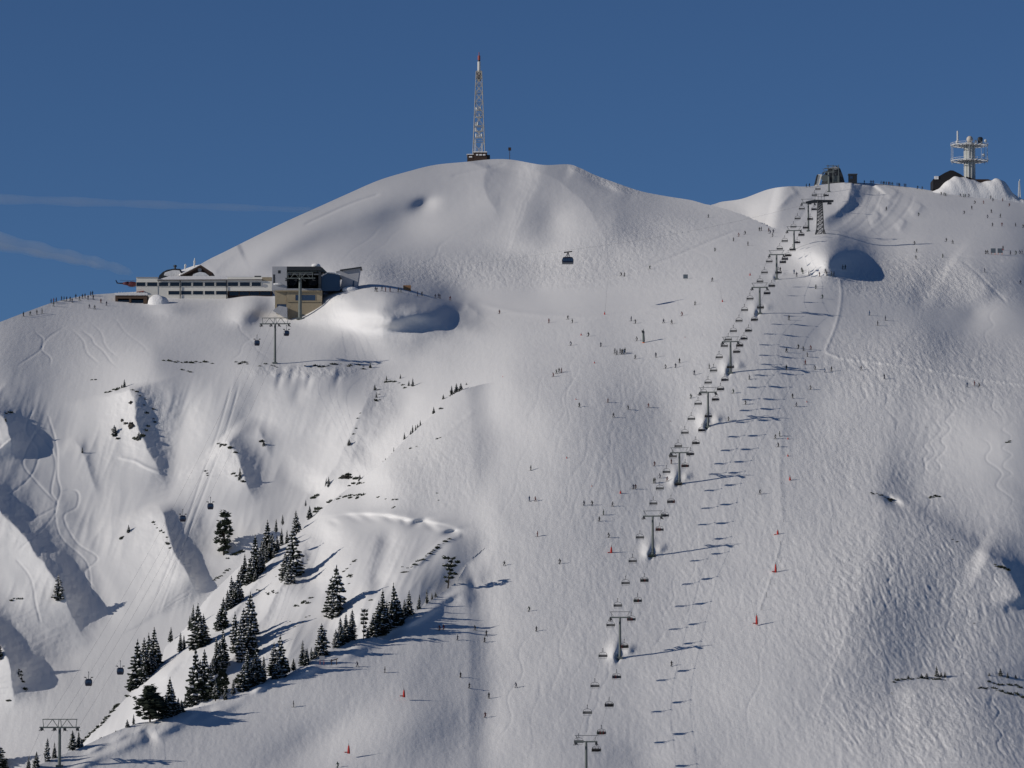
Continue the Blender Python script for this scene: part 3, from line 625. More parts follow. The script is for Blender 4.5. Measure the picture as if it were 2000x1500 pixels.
def T(kind, lab, *rows):   # noqa
    for r in rows: TREES.append((kind, r[0], r[1], r[2], r[3] if len(r) > 3 else 1.0, lab))
# far ridge of the ravine (surface 1) and behind it
T('s', 1, (269, 1341, 96, 1.15), (280, 1328, 86), (290, 1316, 83), (301, 1307, 85), (310, 1299, 42, 1.3), (263, 1344, 60), (296, 1312, 60, 1.2), (333, 1252, 30), (352, 1273, 40, 1.2), (360, 1268, 30), (370, 1230, 30), (376, 1228, 50), (385, 1266, 92), (398, 1256, 60, 1.2), (374, 1269, 32), (391, 1260, 50, 1.2),
  (432, 1228, 64, 1.1), (427, 1232, 40, 1.2), (445, 1192, 42, 1.2), (453, 1184, 62), (464, 1177, 66), (458, 1182, 50, 1.2), (478, 1139, 60), (490, 1138, 58, 1.2), (499, 1127, 86, 1.05), (508, 1118, 50, 1.3), (484, 1142, 40, 1.3), (522, 1090, 78, 1.1), (517, 1101, 45, 1.3), (533, 1084, 46, 1.2), (528, 1092, 50, 1.3), (539, 1038, 27), (552, 1023, 20), (549, 1066, 38), (560, 1062, 30), (579, 1038, 44, 1.1), (605, 1013, 28, 1.2), (597, 987, 13), (541, 1076, 34), (572, 1056, 26, 1.2))
T('w', 1, (573, 1122, 96, 1.2), (555, 1132, 56, 1.5), (488, 1250, 97, 1.25), (478, 1262, 78, 1.3), (459, 1275, 84, 1.0), (470, 1293, 88, 1.1), (644, 1204, 82, 1.0), (658, 1201, 100, 1.1), (652, 1206, 64, 1.4), (566, 1140, 60, 1.3), (495, 1240, 60, 1.3))
T('s', 1, (438, 1300, 78), (424, 1315, 74, 1.1), (430, 1308, 60, 1.3), (381, 1372, 112, 1.0), (402, 1365, 100, 1.05), (391, 1370, 84, 1.3), (407, 1362, 70, 1.2), (488, 1282, 70, 1.3), (372, 1376, 60, 1.2))
T('r', 1, (435, 1358, 50, .9), (425, 1362, 40, 1.1))
T('c', 0, (437, 1086, 92, .95)); T('s', 0, (251, 1041, 18, 1.2), (243, 757, 18, 1.4), (238, 758, 9, 1.8), (161, 886, 15, 1.2), (11, 824, 12, 1.6), (469, 936, 25, 1.1), (430, 874, 10, 1.6), (515, 872, 14, 1.8), (682, 870, 15, 1.4), (723, 719, 13, 1.2),
  (755, 743, 11, 1.3), (782, 740, 11, 1.4), (806, 755, 19, 1.1), (798, 754, 13, 1.3), (732, 762, 14, 1.2), (735, 777, 13, 1.2), (882, 776, 25, 1.4), (888, 774, 16, 1.8), (892, 770, 24, 1.2), (900, 764, 18, 1.4), (911, 752, 6, 2), (866, 780, 12, 1.2), (847, 808, 15, 1.3), (821, 832, 14, 1.2), (806, 845, 17, 1.1), (812, 840, 12, 1.3), (816, 836, 10, 1.3), (790, 858, 15, 1.2), (802, 849, 11, 1.2),
  (769, 884, 13, .9), (765, 896, 13, 1.3), (753, 904, 11, 1.3), (748, 906, 8, 1.6), (642, 951, 22, .8), (636, 951, 20, .8), (703, 940, 16, 1.3), (676, 932, 9, 2.0))
T('w', 0, (114, 1171, 51, 1.5), (224, 850, 22, 1.6), (271, 860, 18, 1.6))
T('s', 0, (-1, 1288, 46, 1.3), (-4, 1499, 62, 1.5), (36, 1322, 16, 1.3), (42, 1330, 12, 1.2), (51, 1353, 10, .8))
# nearest crest (surface 2)
T('s', 2, (330, 1399, 80, 1.2), (322, 1402, 50, 1.3), (347, 1393, 32, 1.3), (355, 1391, 26, 1.5), (456, 1351, 27, 1.3), (421, 1364, 36, 1.2), (485, 1342, 78, 1.3), (501, 1336, 72, 1.3), (493, 1340, 60, 1.5), (514, 1328, 50, 1.2), (478, 1345, 50, 1.3), (533, 1320, 68, 1.1), (549, 1320, 84, .95), (541, 1322, 50, 1.3), (562, 1312, 28), (573, 1308, 25, 1.2),
  (590, 1301, 53, 1.1), (600, 1295, 32), (608, 1290, 29), (615, 1286, 24, 1.2), (622, 1281, 48, 1.0), (665, 1259, 56, 1.2), (675, 1253, 58, 1.2), (686, 1249, 61, 1.6), (728, 1242, 45, 1.3), (738, 1239, 68, 1.3), (747, 1236, 89, 1.15), (756, 1231, 60, 1.3), (772, 1221, 86, 1.05), (765, 1225, 60, 1.3), (780, 1214, 44, 1.3), (798, 1203, 52, 1.2), (790, 1208, 40, 1.3), (818, 1190, 32), (834, 1178, 30), (844, 1171, 16, 1.2), (851, 1166, 12, 1.3),
  (249, 1421, 18, 1.4), (261, 1415, 22, 1.1), (142, 1464, 40, 1.3), (154, 1460, 34, 1.3), (160, 1459, 18, 1.6), (55, 1504, 30, 1.3), (70, 1499, 34, 1.2), (106, 1481, 34, 1.1), (455, 1355, 20, 1.8), (440, 1367, 24, 1.6))
T('w', 2, (629, 1279, 64, 1.5), (92, 1487, 48, 1.1), (656, 1266, 40, 1.3)); T('r', 2, (293, 1411, 72, 1.3), (310, 1405, 45, 1.3), (467, 1346, 30, 1.2))
T('p', 2, (875, 1144, 58, 1.1)); T('x', 2, (710, 1250, 60, .6))
T('s', 0, (1830, 1322, 24, 1.3), (1838, 1323, 12, 1.8), (1774, 1327, 10, 2), (1800, 1324, 10, 2), (1810, 1324, 11, 2), (1846, 1324, 14, 1.4), (1954, 1321, 18, 1.5), (1968, 1325, 14, 2), (1984, 1326, 10, 2), (1932, 1321, 9, 2))
rx_ = random.Random(17)
for r_ in [q for q in TREES if q[0] == 's' and q[3] > 44 and q[5] in (1, 2)]:
    for rep_ in range(1 + (rx_.random() < .55)):
        du = rx_.choice((-1, 1)) * rx_.uniform(5, 11); sl = -.62 if r_[5] == 1 else -.5; TREES.append(('s', r_[1] + du, r_[2] + du * sl + rx_.uniform(0, 3), r_[3] * rx_.uniform(.35, .75), 1.25, r_[5]))
KIND = dict(s=('dark pointed spruce', P_SPRUCE, 'spruce_tree', 'spruces along the ravine'), w=('snow-dusted spruce', P_SNOWY, 'spruce_tree', 'snow-dusted spruces'), r=('round-crowned dark pine', P_ROUND, 'pine_tree', 'round-crowned pines'),
            c=('tall column-shaped dark pine', P_COLUMN, 'pine_tree', 'column pines'), p=('lone sparse pine leaning right', P_SPARSE, 'pine_tree', 'lone pines'), x=('thin almost bare spruce', P_SPARSE, 'spruce_tree', 'bare spruces'))
TMARKS = [('the lower left gondola pylon', 116, 1440), ('the round-crowned pine on the piste edge', 293, 1400), ('the tall column-shaped pine', 437, 1060), ('the piste sign post by the trees', 629, 1290), ('the upper gondola pylon', 537, 700),
          ('the sparse pine on the piste edge', 875, 1120), ('the left edge of the photo', 0, 1200), ('the dark rock outcrop', 258, 832), ('the snowy spruce pair on the sunny face', 650, 1160), ('the steep gap below the cornice', 600, 1060), ('the right edge of the photo', 2000, 1320),
          ('the two ascending gondola cabins by the trees', 385, 1000), ('the two gondola cabins at lower left', 205, 1320), ('the red tarpaulin', 990, 740), ('the densest clump of spruces', 470, 1240), ('the middle of the piste edge', 549, 1290), ('the tallest spruce on the piste edge', 747, 1200)]
tl = rank_labels([(KIND[k][0], u, v) for k, u, v, *_ in TREES], TMARKS)
for i, (k, u, v, hp, wf, lab) in enumerate(TREES):
    d = depth(u, v, lab); h = hp * d / F_PX; src = KIND[k][1][(i * 7 + int(u)) % len(KIND[k][1])]; sc = h / 10.0; 
    wf *= random.uniform(.9, 1.15)
    if hp < 30: wf *= 1.1
    elif k == 's': wf *= 1.15
    p = W(u, v + 1, d + .5)
    o = copy_thing(src, p, random.random() * 6.28, scale=(sc * wf * 1.12, sc * wf * 1.12, sc)); o.name = KIND[k][2]; o.rotation_euler = (random.gauss(0, .025), random.gauss(0, .03), o.rotation_euler.z)
    o['label'] = tl[i].replace('round-crowned dark pine, closest to the round-crowned pine on the piste edge', 'biggest round-crowned dark pine on the near piste edge').replace('tall column-shaped dark pine, nearest to the tall column-shaped pine', 'tall column-shaped dark pine standing alone in the ravine').replace('lone sparse pine leaning right, nearest to the sparse pine on the piste edge', 'lone sparse pine leaning right on the piste edge below the cornice')
    o['category'] = 'tree'; o['group'] = KIND[k][3]
for p in P_SPRUCE + P_SNOWY + P_ROUND + P_COLUMN + P_SPARSE: used_once(p)

# dwarf shrubs that poke through the snow
SH = []
def row(pts, n, size, lab, jit=3, where='along the ravine rim'):
    pl = smooth_line(pts, 6); seg = np.r_[0, np.cumsum(np.hypot(*(pl[1:] - pl[:-1]).T))]
    for k in range(n):
        t = (k + random.uniform(.1, .9)) / n * seg[-1]; u = np.interp(t, seg, pl[:, 0]) + random.uniform(-jit, jit) * .6; v = np.interp(t, seg, pl[:, 1]) + random.uniform(-jit, jit)
        SH.append((u, v, size * random.uniform(.55, 1.3), lab, where))
row([(318, 704), (345, 706), (372, 709), (392, 708), (415, 711)], 15, 7, 0, 2, 'along the rim left of the upper gondola pylon'); row([(460, 707), (474, 710), (488, 709)], 5, 7, 0, 2, 'along the rim left of the upper gondola pylon')
row([(353, 722), (365, 725), (378, 728)], 3, 6, 0, 1, 'on the snow face under the rim'); row([(505, 714), (525, 712), (545, 716)], 6, 6, 0, 3, 'round the foot of the upper gondola pylon'); row([(590, 716), (620, 716), (660, 714), (700, 716), (718, 722)], 14, 6, 0, 3, 'along the rim right of the upper gondola pylon')
row([(728, 755), (740, 768), (732, 785), (745, 778)], 8, 6, 0, 4, 'on the small knoll below the rim'); row([(755, 745), (775, 748), (795, 760)], 6, 6, 0, 3, 'on the small knoll below the rim')
row([(205, 768), (222, 762), (235, 760)], 6, 7, 0, 2, 'at the top of the rocky knob'); row([(250, 765), (272, 775), (285, 795), (300, 815), (290, 840)], 10, 7, 0, 8, 'on the shaded side of the rocky knob'); row([(222, 835), (226, 848), (230, 856)], 5, 8, 0, 3, 'on the lower left of the rocky knob'); row([(262, 858), (276, 852), (284, 842)], 6, 9, 0, 3, 'on the lower right of the rocky knob')
row([(178, 741), (192, 742)], 2, 5, 0, 1, 'on the open snow above the knob'); row([(8, 806), (24, 808)], 3, 6, 0, 2, 'at the left edge of the ravine'); row([(428, 868), (445, 874), (460, 885)], 6, 7, 0, 5, 'on the middle rib of the ravine'); row([(400, 920), (408, 928)], 3, 6, 0, 3, 'on the middle rib of the ravine'); row([(450, 925), (462, 930), (474, 944)], 5, 7, 0, 3, 'on the middle rib of the ravine'); row([(508, 862), (520, 872)], 4, 7, 0, 3, 'on the middle rib of the ravine')
row([(234, 1054), (240, 1050)], 3, 6, 0, 2, 'on the pointed snow rib'); row([(296, 1018), (318, 1040), (326, 1055), (332, 1075)], 9, 6, 0, 4, 'on the shaded side of the pointed snow rib'); row([(690, 860), (700, 812), (712, 800)], 4, 5, 0, 3, 'on the bright slope below the rim')
row([(662, 935), (680, 930), (700, 934)], 8, 9, 0, 3, 'on the bank above the cornice'); row([(660, 975), (672, 970), (690, 971), (712, 969)], 12, 8, 1, 3, 'on the bank above the cornice'); row([(682, 948), (700, 945), (716, 940)], 6, 7, 1, 2, 'on the bank above the cornice'); row([(610, 975), (622, 968)], 3, 8, 0, 2, 'on the crest above the spruces'); row([(614, 1000), (628, 993)], 5, 9, 1, 2, 'on the crest above the spruces'); row([(640, 983), (650, 976)], 3, 7, 1, 2, 'on the crest above the spruces')
row([(728, 972), (760, 975), (785, 976)], 4, 5, 1, 2, 'on the bank above the cornice'); row([(766, 992), (772, 990)], 2, 7, 1, 1, 'on the bank above the cornice'); row([(852, 958), (860, 990)], 2, 5, 1, 1, 'on the rough slope above the cornice'); row([(850, 857), (864, 855)], 2, 6, 1, 1, 'on the crest left of the piste'); row([(800, 877), (820, 871)], 2, 6, 1, 1, 'on the crest left of the piste'); row([(857, 800), (866, 798)], 2, 6, 1, 1, 'on the crest left of the piste')
row([(815, 1100), (835, 1085), (850, 1072), (865, 1060), (880, 1052)], 15, 6, 1, 2, 'along the line under the cornice'); row([(785, 1108), (800, 1110), (822, 1095)], 5, 7, 1, 2, 'along the line under the cornice'); row([(670, 1115), (685, 1105), (700, 1092)], 5, 6, 1, 3, 'on the sunny face below the cornice'); row([(780, 1120), (792, 1119), (800, 1112)], 3, 6, 1, 2, 'on the sunny face below the cornice'); row([(690, 1132), (680, 1120), (684, 1140)], 4, 8, 1, 3, 'beside the snowy spruce pair'); row([(720, 1174), (728, 1172)], 3, 7, 1, 1, 'beside the snowy spruce pair')
row([(500, 1150), (520, 1155), (545, 1160)], 10, 6, 1, 5, 'scattered on the sunny face between the spruces'); row([(560, 1105), (590, 1105), (600, 1100)], 9, 6, 1, 7, 'scattered on the sunny face between the spruces'); row([(575, 1185), (600, 1175), (608, 1170)], 9, 7, 1, 5, 'scattered on the sunny face between the spruces'); row([(560, 1215), (575, 1220), (605, 1205)], 9, 5, 1, 5, 'scattered on the sunny face between the spruces'); row([(540, 1130), (580, 1140)], 8, 5, 1, 6, 'scattered on the sunny face between the spruces')
row([(160, 1452), (178, 1432), (195, 1418), (215, 1395), (228, 1380), (234, 1374)], 34, 7.5, 1, 2, 'on the crest beside the lower left gondola pylon'); row([(196, 1443), (215, 1438), (232, 1428)], 7, 6, 1, 1, 'on the crest beside the lower left gondola pylon'); row([(244, 1358), (256, 1362), (268, 1365)], 5, 6, 1, 3, 'on the crest beside the lower left gondola pylon')
row([(415, 1135), (424, 1130), (440, 1118), (452, 1110)], 7, 6, 1, 1.5, 'on the crest under the column-shaped pine'); row([(445, 1090), (470, 1080), (480, 1078)], 6, 8, 0, 4, 'on the crest under the column-shaped pine'); row([(20, 1172), (30, 1168), (45, 1172)], 4, 7, 0, 4, 'at the left edge of the ravine'); row([(36, 1305), (40, 1320), (48, 1345)], 6, 8, 0, 3, 'at the left edge of the ravine'); row([(15, 1370), (20, 1368)], 2, 6, 0, 1, 'at the left edge of the ravine')
row([(1742, 1333), (1760, 1328), (1790, 1326), (1820, 1326), (1846, 1328)], 16, 8, 0, 1.5, 'on the ledge at the lower right'); row([(1925, 1332), (1940, 1335), (1960, 1338), (1995, 1342)], 9, 8, 0, 3, 'on the ledge at the lower right'); row([(1912, 1346), (1940, 1348), (1955, 1350), (1985, 1356), (1998, 1360)], 16, 8, 0, 4, 'on the ledge at the lower right'); row([(1740, 1354), (1745, 1356)], 2, 5, 0, 1, 'on the ledge at the lower right')
row([(1940, 1104), (1955, 1108), (1968, 1112)], 8, 9, 0, 2, 'on the crest at the right edge'); row([(1812, 972), (1826, 969), (1838, 972)], 6, 6, 0, 2, 'on the hollow edge right of the piste'); row([(1700, 962), (1720, 968), (1740, 978)], 8, 6, 0, 2, 'on the hollow edge right of the piste'); row([(1858, 1054), (1872, 1060)], 3, 6, 0, 2, 'on the hollow edge right of the piste'); row([(1902, 1218), (1904, 1220)], 1, 6, 0, 1, 'alone on the rippled lower slope'); row([(1962, 863), (1975, 862)], 3, 5, 0, 2, 'on the bright bulge at the right edge'); row([(1806, 836), (1812, 834)], 2, 4, 0, 1, 'on the bright bulge at the right edge')
ORDN = [x.replace(' closest', '') for x in ORD]; ORDN[0] = 'first'
CNT = {}
for s__ in sorted(SH, key=lambda q: q[0]):
    CNT.setdefault(s__[4], []).append(s__)
for u, v, s_, lab, where in SH:
    d = depth(u, v, lab); o = bpy.data.objects.new('dwarf_pine_shrub', random.choice(P_SHRUB)); COL.objects.link(o); k = s_ * d / F_PX / 2.0
    o.location = W(u, v + .6, d + .1); o.scale = (k * 1.2, k * 1.2, k * 1.35); o.rotation_euler = (0, 0, random.uniform(-.5, .5) + (math.pi if random.random() < .5 else 0))
    o['label'] = 'dwarf pine shrub ' + where + (', ' + ORDN[CNT[where].index((u, v, s_, lab, where))] + ' from the left' if len(CNT[where]) > 1 else ''); o['category'] = 'shrub'; o['group'] = 'dwarf pines ' + where

def rock(u, v, wp, hp, lab, label):
    d = depth(u, v, lab); s_ = d / F_PX; rnd = random.Random(int(u)); bm = bmesh.new(); bmesh.ops.create_icosphere(bm, subdivisions=3, radius=1)
    for q in bm.verts:
        n_ = .35 * math.sin(q.co.x * 4 + u) * math.cos(q.co.z * 5) + rnd.uniform(-.12, .12); q.co *= 1 + n_; q.co.x *= wp * s_ / 2; q.co.z *= hp * s_ / 2; q.co.y *= wp * s_ * .8
    me = bpy.data.meshes.new('rock_outcrop'); bm.to_mesh(me); bm.free(); me.materials.append(ROCK); o = bpy.data.objects.new('rock_outcrop', me); COL.objects.link(o)
    o.location = W(u, v, d + wp * s_ * .45); o['label'] = label; o['category'] = 'rock'
rock(258, 832, 15, 14, 0, 'largest dark rock outcrop in the middle of the snowy knob'); rock(247, 827, 12, 5, 0, 'flat dark rock just left of the largest outcrop'); rock(239, 822, 6, 8, 0, 'small upright dark rock at the left of the outcrop row'); rock(256, 787, 9, 8, 0, 'small grey rock near the top of the snowy knob')
rock(1738, 976, 16, 5, 0, 'thin dark rock band on the hollow edge right of the piste'); rock(676, 932, 20, 7, 1, 'dark rock bank on the crest above the cornice')

# ====================================================================== lift pylons, ropes, chairs
def project(p):
    yc = p.y * CP + p.z * SP; zc = -p.y * SP + p.z * CP
    return 1000 + p.x / yc * F_PX, 750 - zc / yc * F_PX
def pylon_parts(H, arm, pr, truss=False, sheaves=4):
    """chairlift pylon in metres: pole, crossarm, roller trains, service frame"""
    P = {}
    m = MB(); m.bar((0, 0, -3), (0, 0, H), pr * 1.15, pr * .8, 10); m.box((0, 0, .1), (pr * 4, pr * 4, .7)); P['pole'] = [(m, GREENSTEEL)]
    m = MB(); hw = arm / 2
    m.box((0, 0, H), (arm, .42, .42))
    if truss:
        m.box((0, 0, H + 2.3), (arm * .86, .25, .25)); m.bar((-hw * .8, 0, H), (-hw * .84, 0, H + 2.3), .11); m.bar((hw * .8, 0, H), (hw * .84, 0, H + 2.3), .11)
        for a, b in ((-.66, -.36), (-.36, -.08), (.36, .08), (.66, .36)): m.bar((a * hw if abs(a) > .5 else a * hw, 0, H + (0 if abs(a) > .5 else 2.3)), (b * hw, 0, H + (2.3 if abs(b) > .3 else 0)), .11)
        m.bar((-.08 * hw, 0, H), (-.04 * hw, 0, H + 2.3), .12); m.bar((.08 * hw, 0, H), (.04 * hw, 0, H + 2.3), .12)
    P['crossarm'] = [(m, GREENSTEEL)]
    if not truss:
        m = MB(); m.box((0, 0, H + 1.75), (arm * 1.02, .16, .16))
        for s_ in (-1, 1):
            m.bar((s_ * hw * .72, 0, H), (s_ * hw * .92, 0, H + 1.75), .07); m.bar((s_ * hw * .55, 0, H + .1), (s_ * hw * .92, 0, H + 1.75), .05)
        P['service_frame'] = [(m, STEEL)]
    rt = []
    xs = (-hw * .9, hw * .9) if not truss else (-hw * .88, -hw * .25, hw * .25, hw * .88)
    for x in xs:
        m = MB(); m.box((x, 0, H - .35), (.28, 3.6, .26))
        for k in range(sheaves): m.bar((x - .16, -1.5 + k * 3.0 / (sheaves - 1), H - .55), (x + .16, -1.5 + k * 3.0 / (sheaves - 1), H - .55), .34, n=9)
        m.box((x + .45 * (1 if x > 0 else -1), 0, H - .95), (.5, 3.2, .12)); m.bar((x + .6 * (1 if x > 0 else -1), -1.2, H - .9), (x, -.8, H), .06); m.bar((x - .5 * (1 if x > 0 else -1), 1.2, H - 1.1), (x, .8, H), .06)
        rt.append((m, DSTEEL))
    P['roller_train'] = rt
    m = MB(); 
    for s_ in (-.22, .22): m.bar((s_, -pr * 1.5, 0), (s_, -pr * 1.2, H), .03, n=4)
    for k in range(int(H / .7)): m.bar((-.22, -pr * 1.4, .4 + k * .7), (.22, -pr * 1.4, .4 + k * .7), .025, n=4, cap=False)
    P['ladder'] = [(m, STEEL)]
    return P
def place_parts(P, root):
    for k, l in P.items():
        for mb, mt in l: mb.build(k, mt, root)
CHAIR_PYLONS = [(1145, 1537, 1449), (1211, 1286, 1206), (1275, 1086, 1008), (1327, 945, 884), (1383, 835, 766), (1427, 729, 667), (1484, 613, 561), (1517, 546, 497), (1551, 488, 450), (1579, 452, 396), (1619, 375, 336)]
names = ['lowest', 'second-lowest', 'third', 'fourth', 'fifth', 'sixth', 'seventh', 'eighth', 'ninth', 'tenth', 'topmost']
tops = []
for i, (u, vb, vt) in enumerate(CHAIR_PYLONS):
    b = G(u, vb); d = depth(u, vb); H = (vb - vt) * d / F_PX
    nx = CHAIR_PYLONS[min(i + 1, 10)]; pv = CHAIR_PYLONS[max(i - 1, 0)]; A, B = G(*pv[:2]), G(*nx[:2]); rz = math.atan2(-(B.x - A.x), B.y - A.y)
    lab = {0: 'lowest chairlift pylon, cut off by the bottom edge of the photo', 10: 'topmost chairlift pylon, right in front of the hilltop lift station'}.get(i, f'{names[i]} chairlift pylon from the bottom, grey tube pole with a short crossarm')
    t = thing('lift_pylon', lab, 'lift pylon', b, rz, 'pylons of the chairlift up the piste'); place_parts(pylon_parts(H, 6.4, .42), t)
    tops.append((b + Vector((0, 0, H - .2)), rz))
def rope_points(tops, off, sag=.022, n=14):
    out = []
    for (a, ra), (b, rb) in zip(tops[:-1], tops[1:]):
        A = a + Vector((math.cos(ra) * off, math.sin(ra) * off, 0)); B = b + Vector((math.cos(rb) * off, math.sin(rb) * off, 0)); L = (B - A).length
        for k in range(n): s_ = k / n; p = A.lerp(B, s_); p.z -= 4 * sag * L * s_ * (1 - s_) * .5; out.append(p)
    out.append(B); return out
RL, RR = rope_points(tops, -2.9), rope_points(tops, 2.9)
end = tops[-1][0] + Vector((2.5, 22, 1.5))
base = tops[0][0] - Vector((0, 0, 10)); t = wthing('lift_cable', 'thin steel haul rope of the chairlift running over all the piste pylons', 'cable', G(1211, 1286))
wpart(MB().path(RL + [end - Vector((2.9, 0, 0))], .017, 4), 'cable_strand', DSTEEL, t); wpart(MB().path(RR + [end + Vector((2.9, 0, 0))], .017, 4), 'cable_strand', DSTEEL, t)

def make_chair(bubble):
    t = bpy.data.objects.new('lift_chair', None); COL.objects.link(t)
    m = MB(); m.box((0, 0, 0), (.18, .7, .22)); m.bar((0, 0, 0), (0, 0, -1.0), .07); m.box((0, .05, -1.0), (.12, .12, .2)); m.bar((0, 0, -1.0), (-.95, 0, -1.25), .055); m.bar((0, 0, -1.0), (.95, 0, -1.25), .055)
    for s_ in (-1, 1): m.bar((s_ * .95, 0, -1.25), (s_ * 1.2, .1, -1.6), .05); m.bar((s_ * 1.2, .1, -1.6), (s_ * 1.2, .15, -2.45), .05)
    m.build('hanger', DSTEEL, t)
    CSEAT = mat('chair_grey', (.11, .112, .118), .6)
    MB().box((0, -.15, -2.5), (2.7, .62, .12)).build('seat', CSEAT, t, bevel=.03)
    MB().slab([(-1.35, .16, -2.48), (1.35, .16, -2.48), (1.35, .30, -1.78), (-1.35, .30, -1.78)], [(-1.35, .24, -2.48), (1.35, .24, -2.48), (1.35, .38, -1.78), (-1.35, .38, -1.78)]).build('backrest', CSEAT, t)
    m = MB()
    for s_ in (-1.3, 1.3): m.bar((s_, .2, -1.9), (s_, -.6, -2.05), .035); m.bar((s_, -.6, -2.05), (s_ * .9, -.75, -3.0), .035)
    m.bar((-1.3, -.6, -2.05), (1.3, -.6, -2.05), .035); m.bar((-1.15, -.75, -3.0), (1.15, -.75, -3.0), .04); m.build('safety_bar', STEEL, t)
    return t
CH0 = make_chair(False)
# seated riders: one continuous low body each
CLOTH = {k: mat('cloth_' + k, c, .8, var=.25, scale=5) for k, c in dict(black=(.012, .012, .014), navy=(.015, .02, .05), grey=(.06, .06, .065), darkred=(.10, .015, .015), green=(.02, .04, .03), blue=(.03, .07, .16), white=(.45, .45, .45), orange=(.4, .12, .03)).items()}
SKIN = mat('face_skin', (.45, .28, .2), .6); HELM = mat('helmet_dark', (.02, .02, .022), .4); SKI = mat('ski_dark', (.05, .05, .055), .4)
def figure(name, joints, edges, radii, root=0, sub=1):
    me = bpy.data.meshes.new(name); me.from_pydata(joints, edges, []); o = bpy.data.objects.new(name, me); COL.objects.link(o)
    sk = o.modifiers.new('s', 'SKIN'); 
    for v_, r in zip(me.skin_vertices[0].data, radii): v_.radius = (r, r)
    me.skin_vertices[0].data[root].use_root = True
    if sub: ss = o.modifiers.new('d', 'SUBSURF'); ss.levels = sub
    dg = bpy.context.evaluated_depsgraph_get(); out = bpy.data.meshes.new_from_object(o.evaluated_get(dg)); out.name = name
    bpy.data.objects.remove(o); bpy.data.meshes.remove(me)
    for p in out.polygons: p.use_smooth = True
    return out
def body_mesh(pose):
    """pose: standing, snowplough, tuck, turning, walking, seated -> mesh with jacket (0), trousers (1), face (2)"""
    if pose == 'stand': hip, chest, head, kn, ft, el, ha = (0, 0, .93), (0, -.02, 1.38), (0, -.04, 1.66), [(-.13, -.06, .5), (.13, -.06, .5)], [(-.16, 0, .08), (.16, 0, .08)], [(-.30, .0, 1.15), (.30, 0, 1.15)], [(-.36, -.22, .98), (.36, -.22, .98)]
    elif pose == 'plough': hip, chest, head, kn, ft, el, ha = (0, .12, .80), (0, -.12, 1.20), (0, -.22, 1.47), [(-.20, -.14, .46), (.20, -.14, .46)], [(-.32, .05, .08), (.32, .05, .08)], [(-.34, -.1, 1.02), (.34, -.1, 1.02)], [(-.44, -.36, .95), (.44, -.36, .95)]
    elif pose == 'turn': hip, chest, head, kn, ft, el, ha = (.18, .08, .78), (.05, -.08, 1.20), (0, -.16, 1.46), [(.02, -.12, .46), (.28, -.12, .42)], [(-.20, .02, .08), (.02, .02, .08)], [(-.30, -.1, 1.0), (.38, -.05, 1.08)], [(-.48, -.3, .88), (.55, -.28, 1.0)]
    elif pose == 'walk': hip, chest, head, kn, ft, el, ha = (0, 0, .93), (.04, -.05, 1.38), (.07, -.08, 1.66), [(.10, -.14, .52), (-.06, .05, .5)], [(.20, -.2, .08), (-.24, .16, .12)], [(-.26, .12, 1.12), (.30, -.12, 1.14)], [(-.20, .25, .92), (.42, -.3, 1.02)]
    else: hip, chest, head, kn, ft, el, ha = (0, 0, .14), (0, .06, .60), (0, .02, .88), [(-.12, -.5, .16), (.12, -.5, .16)], [(-.12, -.56, -.30), (.12, -.56, -.30)], [(-.26, -.05, .36), (.26, -.05, .36)], [(-.2, -.34, .28), (.2, -.34, .28)]
    h, c, hd = Vector(hip), Vector(chest), Vector(head)
    J = [h, h.lerp(c, .5), c, c.lerp(hd, .45), hd, hd + Vector((0, 0, .10))]; E = [(0, 1), (1, 2), (2, 3), (3, 4), (4, 5)]; Rr = [.17, .16, .18, .075, .115, .07]
    for k, sx in enumerate((-1, 1)):
        n = len(J); J += [h + Vector((sx * .10, 0, -.06)), Vector(kn[k]), Vector(ft[k]) + Vector((0, .02, .1)), Vector(ft[k]) + Vector((0, -.16, 0))]; E += [(0, n), (n, n + 1), (n + 1, n + 2), (n + 2, n + 3)]; Rr += [.125, .095, .075, .06]
        n = len(J); J += [c + Vector((sx * .19, 0, .02)), Vector(el[k]), Vector(ha[k]), Vector(ha[k]) + Vector((0, -.09, -.01))]; E += [(2, n), (n, n + 1), (n + 1, n + 2), (n + 2, n + 3)]; Rr += [.085, .065, .05, .045]
    me = figure('body_' + pose, [tuple(p) for p in J], E, Rr)
    for p in me.polygons:
        z = p.center.z; q = Vector(p.center)
        p.material_index = 2 if (z > hd.z - .1 and q.y < hd.y - .04) else 0 if (q - c).length < .42 or z > hip[2] + .05 else 1
        if pose == 'seat': p.material_index = 2 if (z > hd.z - .1 and q.y < hd.y - .04) else 0 if z > .18 and q.y > -.42 else 1
    return me
BODIES = {k: body_mesh(k) for k in ('stand', 'plough', 'turn', 'walk', 'seat')}
BMESH = {}
def body(pose, jacket, pants):
    k = (pose, jacket, pants)
    if k not in BMESH:
        me = BODIES[pose].copy(); me.materials.clear()
        for m in (CLOTH[jacket], CLOTH[pants], SKIN): me.materials.append(m)
        BMESH[k] = me
    return BMESH[k]
HEADZ = dict(stand=(0, -.04, 1.66), plough=(0, -.22, 1.47), turn=(0, -.16, 1.46), walk=(.07, -.08, 1.66), seat=(0, .02, .88))
HANDS = dict(stand=[(-.36, -.30, .98), (.36, -.30, .98)], plough=[(-.44, -.44, .95), (.44, -.44, .95)], turn=[(-.48, -.38, .88), (.55, -.36, 1.0)], walk=[(-.2, .17, .92), (.42, -.38, 1.02)])
FEET = dict(stand=[(-.16, -.04), (.16, -.04)], plough=[(-.32, 0), (.32, 0)], turn=[(-.2, 0), (.02, 0)], walk=[(.2, -.2), (-.24, .16)])
_hm = {}
